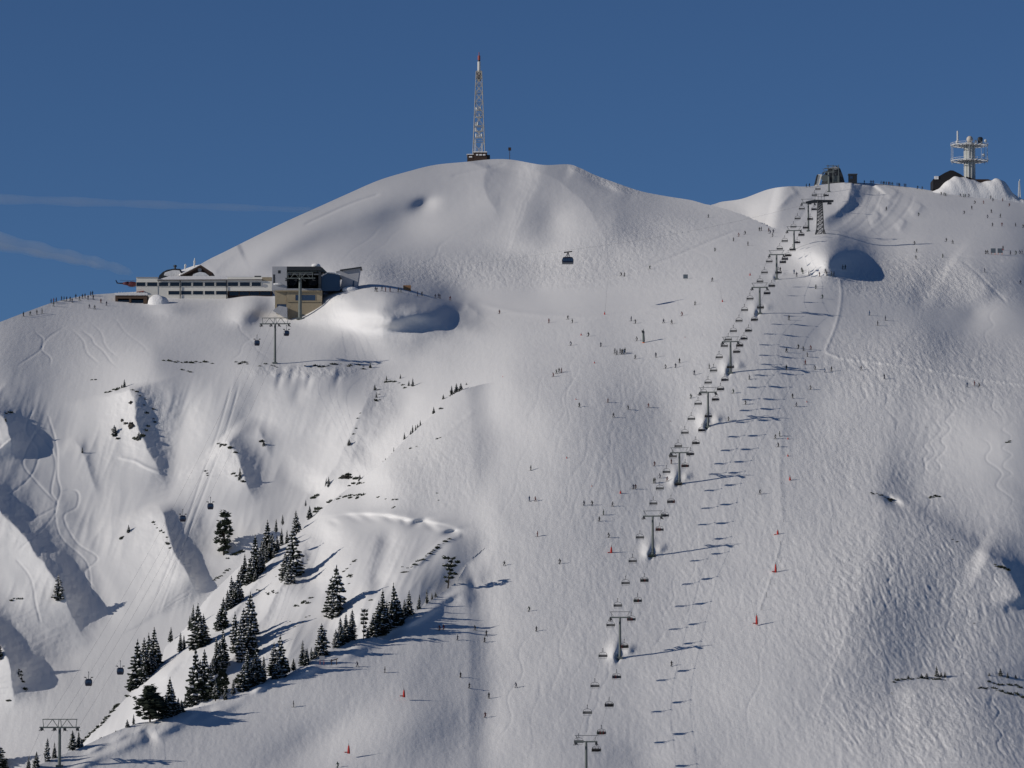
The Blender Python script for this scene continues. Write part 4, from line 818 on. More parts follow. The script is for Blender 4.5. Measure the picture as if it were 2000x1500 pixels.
def gear(pose):
    if pose in _hm: return _hm[pose]
    hx, hy, hz = HEADZ[pose]; out = [('helmet', MB().ball((hx, hy + .03, hz + .07), .135, .15, .125, 8, 5).mesh('helmet', HELM, True))]
    if pose in FEET:
        for k, (x, y) in enumerate(FEET[pose]):
            sk = 1 if k else -1; yaw = {'plough': .28 * sk, 'turn': .5}.get(pose, 0); dx, dy = math.sin(yaw), math.cos(yaw); m = MB()
            m.box((x, y, .03), (.09, 1.55, .03), yaw * -1); m.bar((x + dx * -.76 * (1), y - dy * .76, .03), (x - dx * .9, y - dy * .92, .12), .03, .015, 4); m.box((x, y, .07), (.1, .32, .07), -yaw)
            out.append(('ski', m.mesh('ski', SKI)))
        for k, (x, y, z) in enumerate(HANDS[pose]):
            sk = 1 if k else -1; out.append(('ski_pole', MB().bar((x, y, z + .06), (x + sk * .08, y + .28, .02), .013, .009, 4).mesh('ski_pole', SKI)))
    _hm[pose] = out; return out
def person(loc, rz, pose, jacket, pants, label, group=None, scale=1.0, parent_kind='person'):
    o = bpy.data.objects.new('person', body(pose, jacket, pants)); COL.objects.link(o); o.location = loc; o.rotation_euler = (0, 0, rz); o.scale = (scale,) * 3
    o['label'] = label; o['category'] = 'person'
    if group: o['group'] = group
    for n, me in gear(pose): c = bpy.data.objects.new(n, me); COL.objects.link(c); c.parent = o
    return o

CHL = [(1137, 1448), (1154, 1393), (1169, 1339), (1184, 1280), (1198, 1222), (1214, 1183), (1229, 1140), (1241, 1097), (1255, 1049), (1283, 984), (1296, 954), (1308, 922), (1321, 891), (1333, 871), (1345, 846), (1356, 818), (1368, 789), (1379, 767), (1390, 747), (1401, 724),
       (1411, 698), (1422, 676), (1433, 663), (1443, 647), (1452, 627), (1461, 606), (1471, 583), (1488, 550), (1497, 532), (1506, 511), (1531, 486), (1540, 471), (1555, 443), (1562, 427), (1569, 408), (1592, 381), (1598, 369)]
CHR = [(1155, 1485), (1172, 1432), (1187, 1379), (1202, 1324), (1218, 1262), (1230, 1210), (1246, 1175), (1259, 1134), (1273, 1087), (1286, 1036), (1299, 1007), (1312, 981), (1324, 947), (1336, 911), (1349, 887), (1361, 866), (1372, 841), (1383, 813), (1395, 780), (1407, 761), (1417, 742), (1427, 717), (1438, 688),
       (1448, 675), (1457, 662), (1467, 646), (1476, 625), (1485, 601), (1494, 573), (1504, 559), (1518, 533), (1526, 512), (1535, 506), (1543, 499), (1551, 488), (1559, 474), (1565, 459), (1574, 445), (1581, 428), (1588, 409), (1610, 382)]
def dense(pts, n=6):
    out = []
    for a, b in zip(pts[:-1], pts[1:]): out += [a.lerp(b, k / n) for k in range(n)]
    return out + [pts[-1]]
FAR_RIDERS = []
for side, lst, rope in (('left', CHL, dense(RL)), ('right', CHR, dense(RR))):
    pr = [(p, *project(p)) for p in rope]; cnt = {}
    for u, v in lst:
        best = min(pr, key=lambda q: abs(project(q[0] - Vector((0, 0, 2.25)))[1] - v) + .02 * abs(q[1] - u)); p = best[0]
        seg = sum(1 for _, _, vt in CHAIR_PYLONS if project(p)[1] < vt) - 1
        seg = max(0, min(seg, 9)); cnt[seg] = cnt.get(seg, 0) + 1
        nth = NTH[cnt[seg] - 1]; below = names[seg]
        lab = (f'empty chair on the left chairlift cable, {nth} one up from the {below} pylon' if side == 'left' else f'occupied chair on the right chairlift cable, {nth} one up from the {below} pylon')
        o = copy_thing(CH0, p, tops[seg][1] + random.uniform(-.03, .03), lab, f'chairs on the {side} chairlift cable'); o['category'] = 'lift chair'
        if side == 'right':
            n_ = random.choice((4, 5, 6, 6))
            for k in range(n_):
                x = -1.08 + k * .43; q = Matrix.Rotation(o.rotation_euler.z, 4, 'Z') @ Vector((x, -.1, -2.42))
                if v < 900: FAR_RIDERS.append((p + q, o.rotation_euler.z)); continue
                c = body('seat', random.choice(('black', 'navy', 'grey', 'black', 'darkred', 'green')), 'black'); r = bpy.data.objects.new('person', c); COL.objects.link(r)
                r.location = p + q; r.rotation_euler = (0, 0, o.rotation_euler.z); r.scale = (.95,) * 3
                r['label'] = f'dark-clad person, {NTH[k]} seat from left, {nth} right-cable chair above the {below} pylon'; r['category'] = 'person'; r['group'] = 'riders on the right chairlift cable'
                hm = bpy.data.objects.new('helmet', gear('seat')[0][1]); COL.objects.link(hm); hm.parent = r
used_once(CH0)
def join_riders():
    src = BODIES['seat']; m = MB(); vs = [v.co.copy() for v in src.vertices]; fs = [tuple(p.vertices) for p in src.polygons]
    for p, rz in FAR_RIDERS: Q = Matrix.Rotation(rz, 3, 'Z'); m.add([Q @ (c * .95) + p for c in vs], fs, random.randrange(3))
    o = m.build('distant_riders', [CLOTH['black'], CLOTH['navy'], CLOTH['grey']], smooth=True); o['kind'] = 'stuff'; o['label'] = 'dark-clad riders on the far, small chairs of the right chairlift cable'; o['category'] = 'people'
join_riders()

# ---------------------------------------------------------------------- gondola line
gt = []
for (u, vb, vt, arm, lab) in [(116, 1497, 1421, 11.6, 'big grey gondola pylon with a truss crossarm at the lower left corner'), (537, 710, 632, 12.2, 'grey gondola pylon with truss crossarm on the ravine rim below the station'), (586, 623, 543, 12.5, 'tall gondola pylon standing against the tan wall of the lift station')]:
    b = G(u, vb); d = depth(u, vb); H = (vb - vt) * d / F_PX
    t = thing('lift_pylon', lab, 'lift pylon', b, R(-3), 'pylons of the gondola lift'); place_parts(pylon_parts(H, arm, .46 if u != 586 else .75, True, 5), t); gt.append((b + Vector((0, 0, H - .3)), R(-3)))
ropes = [rope_points(gt, o_, .03, 20) for o_ in (-5.2, -1.4, 1.4, 5.2)]
t = wthing('lift_cable', 'thin track cables of the gondola lift crossing the ravine to the station', 'cable', G(116, 1497))
dn = Vector((-28, -330, -150))
for r_ in ropes: wpart(MB().path([r_[0] + dn] + r_, .018, 4), 'cable_strand', DSTEEL, t)
def make_cabin():
    t = bpy.data.objects.new('gondola_cabin', None); COL.objects.link(t)
    pr = [(.80, -2.0 - 2.15), (.98, -2.0 - 1.95), (1.12, -2.0 - 1.2), (1.05, -2.0 - .45), (.8, -2.0 - .12), (.3, -2.0)]
    m = MB(); P = []
    for r, z in pr:
        for k in range(16):
            a = 2 * math.pi * (k + .5) / 16; cx, sy = math.cos(a), math.sin(a); q = 1 / (abs(cx) ** 6 + abs(sy) ** 6) ** (1 / 6.)
            P.append((r * q * cx, r * q * sy * 1.05, z))
    m.add(P, [(i * 16 + k, i * 16 + (k + 1) % 16, (i + 1) * 16 + (k + 1) % 16, (i + 1) * 16 + k) for i in range(5) for k in range(16)] + [tuple(range(16))[::-1], tuple(range(80, 96))]); m.build('cabin_shell', NAVY, t, bevel=.02)
    for s_ in (-1, 1):
        MB().slab([(-.88, s_ * 1.13, -3.35), (.88, s_ * 1.13, -3.35), (.82, s_ * 1.1, -2.5), (-.82, s_ * 1.1, -2.5)], [(-.88, s_ * 1.17, -3.35), (.88, s_ * 1.17, -3.35), (.82, s_ * 1.14, -2.5), (-.82, s_ * 1.14, -2.5)]).build('window_pane', BGLASS, t)
        m = MB(); m.bar((s_ * .45, 0, -2.05), (s_ * .95, 0, -1.62), .06); m.box((s_ * 1.0, 0, -1.55), (.7, .8, .22)); m.build('ski_rack', BLACK, t)
    MB().bar((0, 0, 0), (0, 0, -2.1), .08).box((0, 0, 0), (.3, .9, .3)).build('hanger', STEEL, t)
    MB().box((0, -1.0, -4.0), (1.7, .25, .1)).build('sill', DSTEEL, t)
    return t
GC0 = make_cabin()
for u, v, r_, lab in [(173, 1333, 0, 'dark gondola cabin at lower left, the lower one of the pair nearest the corner pylon'), (235, 1311, 2, 'dark gondola cabin at lower left, the right one beside the trees'), (357, 1013, 0, 'dark gondola cabin over the middle of the ravine, the left one of two'), (411, 989, 2, 'dark gondola cabin just above the column-shaped pine, right one of two'), (502, 670, 0, 'dark gondola cabin hanging left of the upper gondola pylon')]:
    rr = dense(ropes[r_ + (0 if r_ == 0 else 1) if False else r_], 4)
    Y = min(rr, key=lambda q: abs(project(q - Vector((0, 0, 3.1)))[1] - v)); p = PY(u, v, Y.y) + Vector((0, 0, 3.1))
    o = copy_thing(GC0, p, R(4), lab, 'gondola cabins over the ravine'); o['category'] = 'gondola cabin'
o = copy_thing(GC0, gt[1][0] + Vector((4.6, -2.5, -.6)), R(8), 'dark gondola cabin hanging at the right end of the upper gondola pylon', 'gondola cabins over the ravine'); o['category'] = 'gondola cabin'
used_once(GC0)

# ---------------------------------------------------------------------- aerial cable car
def cable_car():
    d = 1640; s_ = d / F_PX; c = PY(1109, 515, d); w_, h_ = 23 * s_, 13.5 * s_
    t = wthing('cable_car', 'dark aerial cable car cabin hanging in front of the snowy summit slope', 'cable car', c)
    f = [(-.48, 0), (.48, 0), (.5, .55), (.40, .95), (.3, 1), (-.3, 1), (-.40, .95), (-.5, .55)]
    m = MB(); m.slab([c + Vector((x * w_, 0, z * h_)) for x, z in f], [c + Vector((x * w_, 2.6, z * h_)) for x, z in f]); wpart(m, 'cabin_shell', NAVY, t)
    for k in range(4):
        x0, x1 = -.44 + k * .225, -.44 + k * .225 + .2
        wpart(MB().slab([c + Vector((x * w_, -.06, z * h_)) for x, z in ((x0, .38), (x1, .38), (x1, .80), (x0, .80))], [c + Vector((x * w_, .02, z * h_)) for x, z in ((x0, .38), (x1, .38), (x1, .80), (x0, .80))]), 'window_pane', BGLASS, t)
    wpart(MB().slab([c + Vector((x * w_, -.05, z * h_)) for x, z in ((-.47, .04), (.47, .04), (.475, .2), (-.475, .2))], [c + Vector((x * w_, .02, z * h_)) for x, z in ((-.47, .04), (.47, .04), (.475, .2), (-.475, .2))]), 'side_stripe', STEEL, t)
    m = MB(); top = c + Vector((0, 1.3, h_)); a = top + Vector((.1 * w_ * .3, 0, 10 * s_)); m.bar(top + Vector((-.9, 0, 0)), a, .13); m.bar(top + Vector((.9, 0, 0)), a, .13); m.bar(top, a, .16); wpart(m, 'hanger', DSTEEL, t)
    m = MB(); m.slab([a + Vector((x, -.3, z)) for x, z in ((-1.7, -.35), (1.6, .1), (1.7, .5), (-1.6, .1))], [a + Vector((x, .3, z)) for x, z in ((-1.7, -.35), (1.6, .1), (1.7, .5), (-1.6, .1))]); wpart(m, 'carriage', DSTEEL, t)
cable_car()

# ====================================================================== the mountain restaurant and lift station on the left shoulder
SEED_ = random.Random(99)
def quad_on(mb, pts, Y, t=.12, out=.06, mi=0):
    """thin plate standing `out` proud of the upright plane at Y, outline given in picture points"""
    fr = [PY(u, v, Y - out) for u, v in pts]; bk = [p + Vector((0, t, 0)) for p in fr]; return mb.slab(fr, bk, mi)
def rect(u0, v0, u1, v1): return [(u0, v1), (u1, v1), (u1, v0), (u0, v0)]
def win(parent, u0, v0, u1, v1, Y, frame=WHITE, glass=GLASS, bars=2):
    m = MB(); e = .6
    quad_on(m, rect(u0 - e, v0 - e, u1 + e, v0), Y, .2, .14); quad_on(m, rect(u0 - e, v1, u1 + e, v1 + e), Y, .2, .14); quad_on(m, rect(u0 - e, v0, u0, v1), Y, .2, .14); quad_on(m, rect(u1, v0, u1 + e, v1), Y, .2, .14)
    w_ = wpart(m, 'window_frame', frame, parent); p = MB(); quad_on(p, rect(u0, v0, u1, v1), Y, .1, .04); off = Vector(parent.location)
    p.v = [tuple(Vector(q) - off) for q in p.v]; p.build('pane', glass, w_)
YR = min(depth(280, 589), depth(360, 589), depth(410, 589), depth(436, 589)) - 1.0
def restaurant():
    Y = YR; t = wthing('mountain_restaurant', 'long white two-storey restaurant with strip windows on the left shoulder', 'building', PY(395, 590, Y))
    wpart(MB().pxbox(266, 542, 308, 590, Y, 15, drop=5), 'wall', WHITE, t); wpart(MB().pxbox(308.2, 548, 444, 590, Y + .15, 15, drop=5), 'wall', WHITE, t); wpart(MB().pxbox(444.2, 541, 531, 568, Y + .1, 15), 'wall', WHITE, t)
    wpart(MB().pxbox(444.2, 568.2, 531, 590, Y + 1.2, 13, drop=5), 'timber_wall', DBROWN, t)
    m = MB(); fr = [PY(307, 547.6, Y - .9), PY(512, 546.6, Y - .9), PY(512, 545.4, Y - .9), PY(307, 546.2, Y - .9)]; m.slab(fr, [p + Vector((0, 3, 0)) for p in fr]); wpart(m, 'eave', DBROWN, t)
    m = MB(); a, b = PY(308, 546, Y - .6), PY(512, 545, Y - .6); c, d = PY(512, 538.5, Y + 12), PY(330, 539.5, Y + 12); m.slab([a, b, c, d], [p + Vector((0, 0, -.5)) for p in (a, b, c, d)]); wpart(m, 'snow_roof', SNOW, t)
    m = MB(); m.pxbox(265.5, 541, 308.6, 542.2, Y - .3, 15.6); wpart(m, 'parapet', CONC, t)
    xs = [264.5, 285.5, 308.5, 330, 352, 375, 398, 420, 443.5, 466.5, 489.5, 511]
    for a, b in zip(xs[:-1], xs[1:]): win(t, a + 1.9, 551.3, b - 1.3, 559, Y + .02)
    for a, b in zip(xs[3:8], xs[4:9]): win(t, a + 1.9 - (3 if a == 330 else 0), 568.2, b - 1.3, 575.4, Y + .17)
    for u in (379, 390, 402, 413, 425, 436): m = MB(); quad_on(m, rect(u - 1.6, 584.4, u + 1.6, 587.6), Y + .15, .1, .05); wpart(m, 'small_window', GLASS, t)
    for a, b in ((448, 466), (468, 486), (488, 506), (508, 528)): win(t, a, 569.5, b, 577, Y + 1.22, DBROWN)
    for u in (352, 442.6): m = MB(); quad_on(m, rect(u - .7, 547, u + .7, 589), Y, .25, .3); wpart(m, 'downpipe', DSTEEL, t)
    m = MB(); quad_on(m, rect(497, 538.6, 510, 541.2), Y + 3, .6, 0); wpart(m, 'roof_vent', DSTEEL, t)
    m = MB(); quad_on(m, [(512, 548.5), (531, 548.5), (531, 541.4), (512, 541.4)], Y, .1, .05); wpart(m, 'wall_panel', LWOOD, t)
    m = MB(); quad_on(m, [(514 + 5 * math.cos(k * .785) + 3, 558 + 3.4 * math.sin(-k * .785)) for k in range(8)], Y + .1, .15, .1); wpart(m, 'wall_emblem', CONC, t)
    m = MB(); quad_on(m, [(267, 570.4), (281, 569.4), (281, 567.8), (268, 569.4)], Y, .9, .9); wpart(m, 'awning', MRED, t)
restaurant()
def chalet():
    Y = YR + 14; t = wthing('gabled_chalet', 'dark timber chalet with a broad snow-covered gable behind the white restaurant', 'building', PY(385, 545, Y))
    g = [(352, 545), (403, 545), (413, 537.5), (392, 519.5), (352, 537.5)]
    wpart(MB().slab([PY(u, v, Y) for u, v in [(350, 548), (410, 548), (410, 536), (392, 521), (350, 540)]], [PY(u, v, Y) + Vector((0, 12, 0)) for u, v in [(350, 548), (410, 548), (410, 536), (392, 521), (350, 540)]]), 'gable_wall', DBROWN, t)
    m = MB(); fr = [(347, 540.5), (392, 517.4), (416, 533), (412, 538.5), (409, 537), (392, 521.5), (351, 542)]; m.slab([PY(u, v, Y - 1.2) for u, v in fr], [PY(u, v, Y - 1.2) + Vector((0, 14, 0)) for u, v in fr]); wpart(m, 'roof', DBROWN, t)
    m = MB(); fr = [(372, 545), (404, 545), (408, 538), (400, 532.5), (390, 531), (378, 535)]; m.slab([PY(u, v, Y - 1.0) for u, v in fr], [PY(u, v, Y - 1.0) + Vector((0, .9, 0)) for u, v in fr]); wpart(m, 'drifted_snow', SNOW, t)
    m = MB(); quad_on(m, [(387, 530), (393, 530), (394, 525), (390, 522.5), (386, 525)], Y, .2, .1); wpart(m, 'gable_panel', CONC, t)
    a = [PY(352, 536, Y - .6), PY(392, 516.6, Y - .6), PY(378, 519.2, Y + 16), PY(340, 532, Y + 16)]; wpart(MB().slab(a, [p + Vector((0, 0, -.6)) for p in a]), 'snow_roof', SNOW, t)
    t2 = wthing('low_annex', 'low dark annex with curved snowy roof left of the gabled chalet', 'building', PY(330, 545, Y + 2))
    o = [(308, 547), (352, 547), (360, 536), (352, 525), (340, 524.6), (326, 527), (318, 531), (311, 538)]
    wpart(MB().slab([PY(u, v, Y + 3) for u, v in o], [PY(u, v, Y + 3) + Vector((0, 10, 0)) for u, v in o]), 'wall', DSTEEL, t2)
    o = [(320, 537.5), (345, 544), (356, 538), (350, 528), (338, 527.5), (322, 532)]; wpart(MB().slab([PY(u, v, Y + 2.4) for u, v in o], [PY(u, v, Y + 2.4) + Vector((0, .5, 0)) for u, v in o]), 'drifted_snow', SNOW, t2)
    m = MB(); p = PY(342, 525, Y + 5); m.lathe([(.4, 0), (.4, .8), (.75, .9), (.75, 1.5), (.2, 1.7)], 8, p); wpart(m, 'chimney', DSTEEL, t2)
    for u, v0, v1, lab in ((380, 519, 504, 'tallest frosted mast on the chalet roof'), (362, 522, 516, 'short frosted antenna left of the tallest roof mast')):
        q = wthing('frosted_mast', lab, 'mast', PY(u, v0, Y + 5)); m = MB(); m.bar(PY(u - 1, v0 + 3, Y + 5), PY(u + .4, v1, Y + 5), .42, .2, 6); m.ball(PY(u, (v0 + v1) / 2, Y + 5), .5, .5, .8, 7, 5); wpart(m, 'rime_pole', FROST, q)
chalet()
def garage():
    Y = min(depth(q, 595) for q in (225, 240, 256, 270, 286)) - 3.0; t = wthing('garage', 'small brown garage with two dark bays left of the restaurant', 'garage', PY(256, 595, Y))
    m = MB(); m.pxbox(225, 575.5, 287, 583, Y, 9); wpart(m, 'fascia', BROWN, t)
    for a, b, y_, dp in ((225, 230, 0, 9), (252, 256, 0, 1.0), (280, 287, 0, 9), (230.1, 279.9, 8.5, .5)): wpart(MB().pxbox(a, 583.1, b, 595, Y + y_, dp, drop=2), 'wall', BROWN, t)
    for a, b in ((230, 252), (256, 280)): m = MB(); quad_on(m, rect(a, 586, b, 595), Y + 1.5, .1, 0); wpart(m, 'bay_door', GLASS, t)
    m = MB(); a = [PY(224, 575.6, Y - .4), PY(288, 575.6, Y - .4), PY(288, 572, Y + 9.2), PY(224, 572, Y + 9.2)]; m.slab(a, [p + Vector((0, 0, -.25)) for p in a]); wpart(m, 'snow_roof', SNOW, t)
    m = MB()
    for k in range(10): p = PY(232 + k * 5.5, 574.6, Y + .2); m.bar(p, p + Vector((0, 0, 1.0)), .10, n=5)
    m.bar(PY(231, 571.5, Y + .2), PY(283, 571.5, Y + .2), .05, n=4); wpart(m, 'railing', FROST, t)
garage()
def station():
    Y = depth(600, 622) - 2.5; Yh = Y; t = wthing('lift_station', 'modern lift station with grey concrete block, open dark hall and tan base', 'building', PY(590, 622, Y))
    wpart(MB().pxbox(531.5, 520.5, 560, 567, Y, 16), 'concrete_block', CONC, t)
    wpart(MB().pxbox(560.2, 520.5, 627, 528, Y, 18), 'hall_lintel', DSTEEL, t); wpart(MB().pxbox(560.2, 528, 627, 531, Y + 1.5, 16), 'hall_beam', GREENSTEEL, t)
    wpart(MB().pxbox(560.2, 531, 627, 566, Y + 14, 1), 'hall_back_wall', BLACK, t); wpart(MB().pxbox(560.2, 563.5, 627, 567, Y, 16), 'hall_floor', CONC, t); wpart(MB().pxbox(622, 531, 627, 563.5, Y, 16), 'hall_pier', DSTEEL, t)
    for k, (u, v) in enumerate(((570, 549), (612, 549))):
        m = MB(); p = PY(u, v, Y + 4); m.lathe([(2.1, -.25), (2.1, .25)], 16); w_ = [Matrix.Rotation(R(75), 3, 'X') @ Vector(q) + p for q in m.v]; m.v = [tuple(q) for q in w_]; wpart(m, 'bullwheel', BLACK, t)
    m = MB(); 
    for k in range(5): a = PY(563 + k * 14, 536, Y + 1); m.box(a, (2.6, 1.2, .5)); m.bar(a, a + Vector((0, 0, 1.4)), .1)
    wpart(m, 'hall_machinery', STEEL, t)
    m = MB(); quad_on(m, rect(533.5, 536, 537, 553), Y, .1, .05); quad_on(m, rect(543, 528, 548, 534), Y, .1, .05); wpart(m, 'wall_slot', DSTEEL, t)
    m = MB(); m.ball(PY(542, 555, Y - .3), 1.9, .8, .5, 9, 5); wpart(m, 'ledge_snow', SNOW, t)
    wpart(MB().pxbox(537, 567.2, 559, 598, Y + .6, 12, drop=2), 'tan_wall', LWOOD, t); wpart(MB().pxbox(559.2, 567.2, 629, 620, Y + .3, 14, drop=4), 'tan_wall', LWOOD, t)
    m = MB(); m.pxbox(537, 567.1, 629, 569, Y - .6, 2); m.pxbox(560, 587.5, 629, 589.5, Y - .1, .5); wpart(m, 'ledge', LWOOD, t)
    win(t, 577, 576, 616, 587, Y + .32, LWOOD, BGLASS); win(t, 541, 594, 560, 603, Y + .5, LWOOD, BGLASS)
    m = MB(); q = [(533, 606), (561, 622), (561, 600), (545, 597)]; m.slab([PY(u, v, Y - 3) for u, v in q], [PY(u, v, Y - 3) + Vector((0, 5, 0)) for u, v in q]); wpart(m, 'ramp_wall', CONC, t)
    # blue glazed link and tilted shed on the right
    o = [(627, 568), (664, 568), (664, 538), (652, 535.2), (640, 534), (627, 541)]; wpart(MB().slab([PY(u, v, Y + 3) for u, v in o], [PY(u, v, Y + 3) + Vector((0, 9, 0)) for u, v in o]), 'glazed_link', BGLASS, t)
    o = [(626, 541), (640, 533), (652, 534.2), (665, 537.5), (665, 535.5), (652, 532.2), (640, 531.4), (626, 538.6)]; wpart(MB().slab([PY(u, v, Y + 2.6) for u, v in o], [PY(u, v, Y + 2.6) + Vector((0, 10, 0)) for u, v in o]), 'snow_roof', SNOW, t)
    o = [(664, 566), (697, 563), (703, 524), (672, 526.5), (656, 530), (668, 545)]; wpart(MB().slab([PY(u, v, Y + 6) for u, v in o], [PY(u, v, Y + 6) + Vector((0, 9, 0)) for u, v in o]), 'tilted_shed_wall', CONC, t)
    o = [(664, 526.5), (706, 520.5), (706, 522.6), (664, 528.6)]; wpart(MB().slab([PY(u, v, Y + 5) for u, v in o], [PY(u, v, Y + 5) + Vector((0, 11, 0)) for u, v in o]), 'tilted_roof', DSTEEL, t)
    m = MB(); quad_on(m, [(688, 561), (691, 561), (692, 548), (689.5, 549)], Y + 6, .2, .1); wpart(m, 'shed_door', BGLASS, t)
    m = MB(); m.ball(PY(684, 566, Y + 5), 3.6, 2.2, 1.4, 14, 8); wpart(m, 'drifted_snow', SNOW, t, True)
    m = MB(); m.ball(PY(617, 519, Y + 6), 2.0, 1.6, 1.0, 9, 5); wpart(m, 'roof_snow', SNOW, t, True)
    m = MB(); a = [PY(u, v, Y + 4) for u, v in ((627, 530), (642, 535), (628, 521))]; m.slab(a, [p + Vector((0, 8, 0)) for p in a]); wpart(m, 'sloping_wing', GREENSTEEL, t)
station()
def helicopter():
    Y = YR + 10; t = wthing('helicopter', 'parked red helicopter whose tail boom sticks out left of the white restaurant', 'helicopter', PY(256, 560, Y))
    HELI = mat('dull_red_paint', (.085, .02, .028), .6)
    m = MB(); m.ball(PY(258, 555, Y), 2.4, 1.2, 1.15, 12, 8); m.bar(PY(251, 554, Y), PY(240, 553.6, Y), .95, .45, 9); wpart(m, 'fuselage', HELI, t, True)
    wpart(MB().bar(PY(246, 554, Y), PY(228, 553, Y), .42, .2, 8), 'tail_boom', NAVY, t)
    m = MB(); f = [(231, 553.6), (228, 553.4), (225.4, 547), (227.2, 547)]; m.slab([PY(u, v, Y - .1) for u, v in f], [PY(u, v, Y - .1) + Vector((0, .2, 0)) for u, v in f]); wpart(m, 'tail_fin', NAVY, t)
    m = MB(); c = PY(256, 548.4, Y); m.bar(PY(256, 552, Y), c, .12); m.bar(c + Vector((-4.6, -2, 0)), c + Vector((4.6, 2, 0)), .06, n=4); m.bar(c + Vector((-3, 3.6, 0)), c + Vector((3, -3.6, 0)), .06, n=4); wpart(m, 'rotor', DSTEEL, t)
    m = MB(); m.bar(PY(250, 560.5, Y - .8), PY(266, 560.5, Y - .8), .06); m.bar(PY(254, 556, Y - .5), PY(253, 560.5, Y - .8), .05); m.bar(PY(261, 556, Y - .5), PY(262, 560.5, Y - .8), .05); wpart(m, 'skid', DSTEEL, t)
helicopter()
def snow_heap(name, u, v, w_, h, Yoff, seed=0, lab=None, drop=0):
    d = depth(u, v) + Yoff; s_ = d / F_PX; rnd = random.Random(seed); bm = bmesh.new(); bmesh.ops.create_icosphere(bm, subdivisions=4, radius=1); me = bpy.data.meshes.new(name)
    for q in bm.verts:
        n_ = .10 * math.sin(q.co.x * 2.3 + seed) * math.cos(q.co.z * 2.2 + seed + q.co.y) + .03 * math.sin(q.co.x * 6 + q.co.y * 5 + seed * 3); q.co *= 1 + n_; q.co.x *= w_ * s_ / 2; q.co.z = q.co.z * h * s_; q.co.y *= w_ * s_ * .35
    for f in bm.faces: f.smooth = True
    bm.to_mesh(me); bm.free(); me.materials.append(SNOW); o = bpy.data.objects.new(name, me); COL.objects.link(o); o.location = PY(u, v + drop, d); o['kind'] = 'structure'; return o
snow_heap('snow_heap', 309, 595, 42, 22, -6, 1, drop=1)

# ====================================================================== summit mast
def lattice(mb, base, H, w0, w1, n, r, legs=4, x=True):
    c = [(-1, -1), (1, -1), (1, 1), (-1, 1)]
    def P(k, t): w_ = (w0 + (w1 - w0) * t) / 2; return Vector(base) + Vector((c[k][0] * w_, c[k][1] * w_, H * t))
    for k in range(4): mb.bar(P(k, 0), P(k, 1), r * 1.5, r * 1.2, 5)
    ts = [0]; q = .86 if w1 < w0 * .8 else 1
    step = 1.0
    for i in range(n): ts.append(ts[-1] + step); step *= q ** (8.0 / n)
    ts = [a / ts[-1] for a in ts]
    for a, b in zip(ts[:-1], ts[1:]):
        for k in range(4):
            j = (k + 1) % 4; mb.bar(P(k, a), P(j, b), r, n=4, cap=False); mb.bar(P(j, a), P(k, b), r, n=4, cap=False); mb.bar(P(k, b), P(j, b), r, n=4, cap=False)
def tv_mast():
    Y = depth(935, 318) + 8; s_ = Y / F_PX; t = wthing('broadcast_mast', 'tall frosted lattice mast with red and white top on the main summit', 'mast', PY(935, 316, Y)); b = PY(935.5, 300, Y)
    MASTM = mat('mast_frosted_steel', (.42, .40, .36), .8, .1, .35, .6)
    wpart((lambda m: (lattice(m, b - Vector((0, 0, 3)), 47, 6.6, 3.0, 8, .15), m)[1])(MB()), 'lattice_tower', MASTM, t)
    m = MB(); lattice(m, b + Vector((0, 0, 44)), (300 - 155) * s_ - 44, 3.0, 1.7, 7, .12); wpart(m, 'upper_lattice', MASTM, t)
    for k, (v, rr) in enumerate(((214, 2.0), (228, 2.2), (245, 1.9), (256, 2.4), (268, 2.3))):
        m = MB(); c = b + Vector((0, 0, (300 - v) * s_)); m.lathe([(rr * .8, -.2), (rr, 0), (rr * .8, .25)], 8, c)
        for q in range(3): a = SEED_.random() * 6.28; m.box(c + Vector((math.cos(a) * rr * .8, math.sin(a) * rr * .8, 1.0)), (.8, .5, 1.8), a)
        wpart(m, 'antenna_platform', FROST, t)
    z = lambda v: (300 - v) * s_
    for v0, v1, mt, r, n_ in ((155, 139, MRED, .82, 'red_section'), (139, 117, MWHITE, .82, 'white_section'), (117, 114, DSTEEL, .6, 'collar'), (114, 105, MRED, .72, 'red_tip_section'), (105, 98, MRED, .2, 'tip')):
        wpart(MB().bar(b + Vector((0, 0, z(v0))), b + Vector((0, 0, z(v1))), r, n=12), n_, mt, t, False)
    for dx in (-2.6, 2.4):
        m = MB(); lattice(m, PY(935 + dx * 2.6, 306, Y - 3) , 9 if dx < 0 else 7, .9, .5, 5, .08); wpart(m, 'side_mast', FROST, t)
    h = wthing('mast_hut', 'dark low building with snow ledges at the foot of the summit mast', 'building', PY(935, 317, Y))
    wpart(MB().pxbox(912.5, 302, 925, 318, Y - 4, 9, drop=2), 'wall', DBROWN, h); wpart(MB().pxbox(925.2, 297.5, 951, 317, Y - 5, 11, drop=2), 'wall', DBROWN, h); wpart(MB().pxbox(951.2, 302.5, 957, 313, Y - 3, 8, drop=2), 'wall', DSTEEL, h)
    m = MB(); m.pxbox(911.5, 300.6, 925, 302, Y - 4.3, 9.6); m.pxbox(924.6, 295.8, 951.4, 297.5, Y - 5.3, 11.6); wpart(m, 'roof_snow', SNOW, h)
    for a, b_ in ((916, 922), (930, 934), (936, 941), (943, 948)): m = MB(); quad_on(m, rect(a, 301 if a > 920 else 305, b_, 303.6 if a > 920 else 307.4), Y - 5, .4, .35); wpart(m, 'snowy_ledge', SNOW, h)
tv_mast()
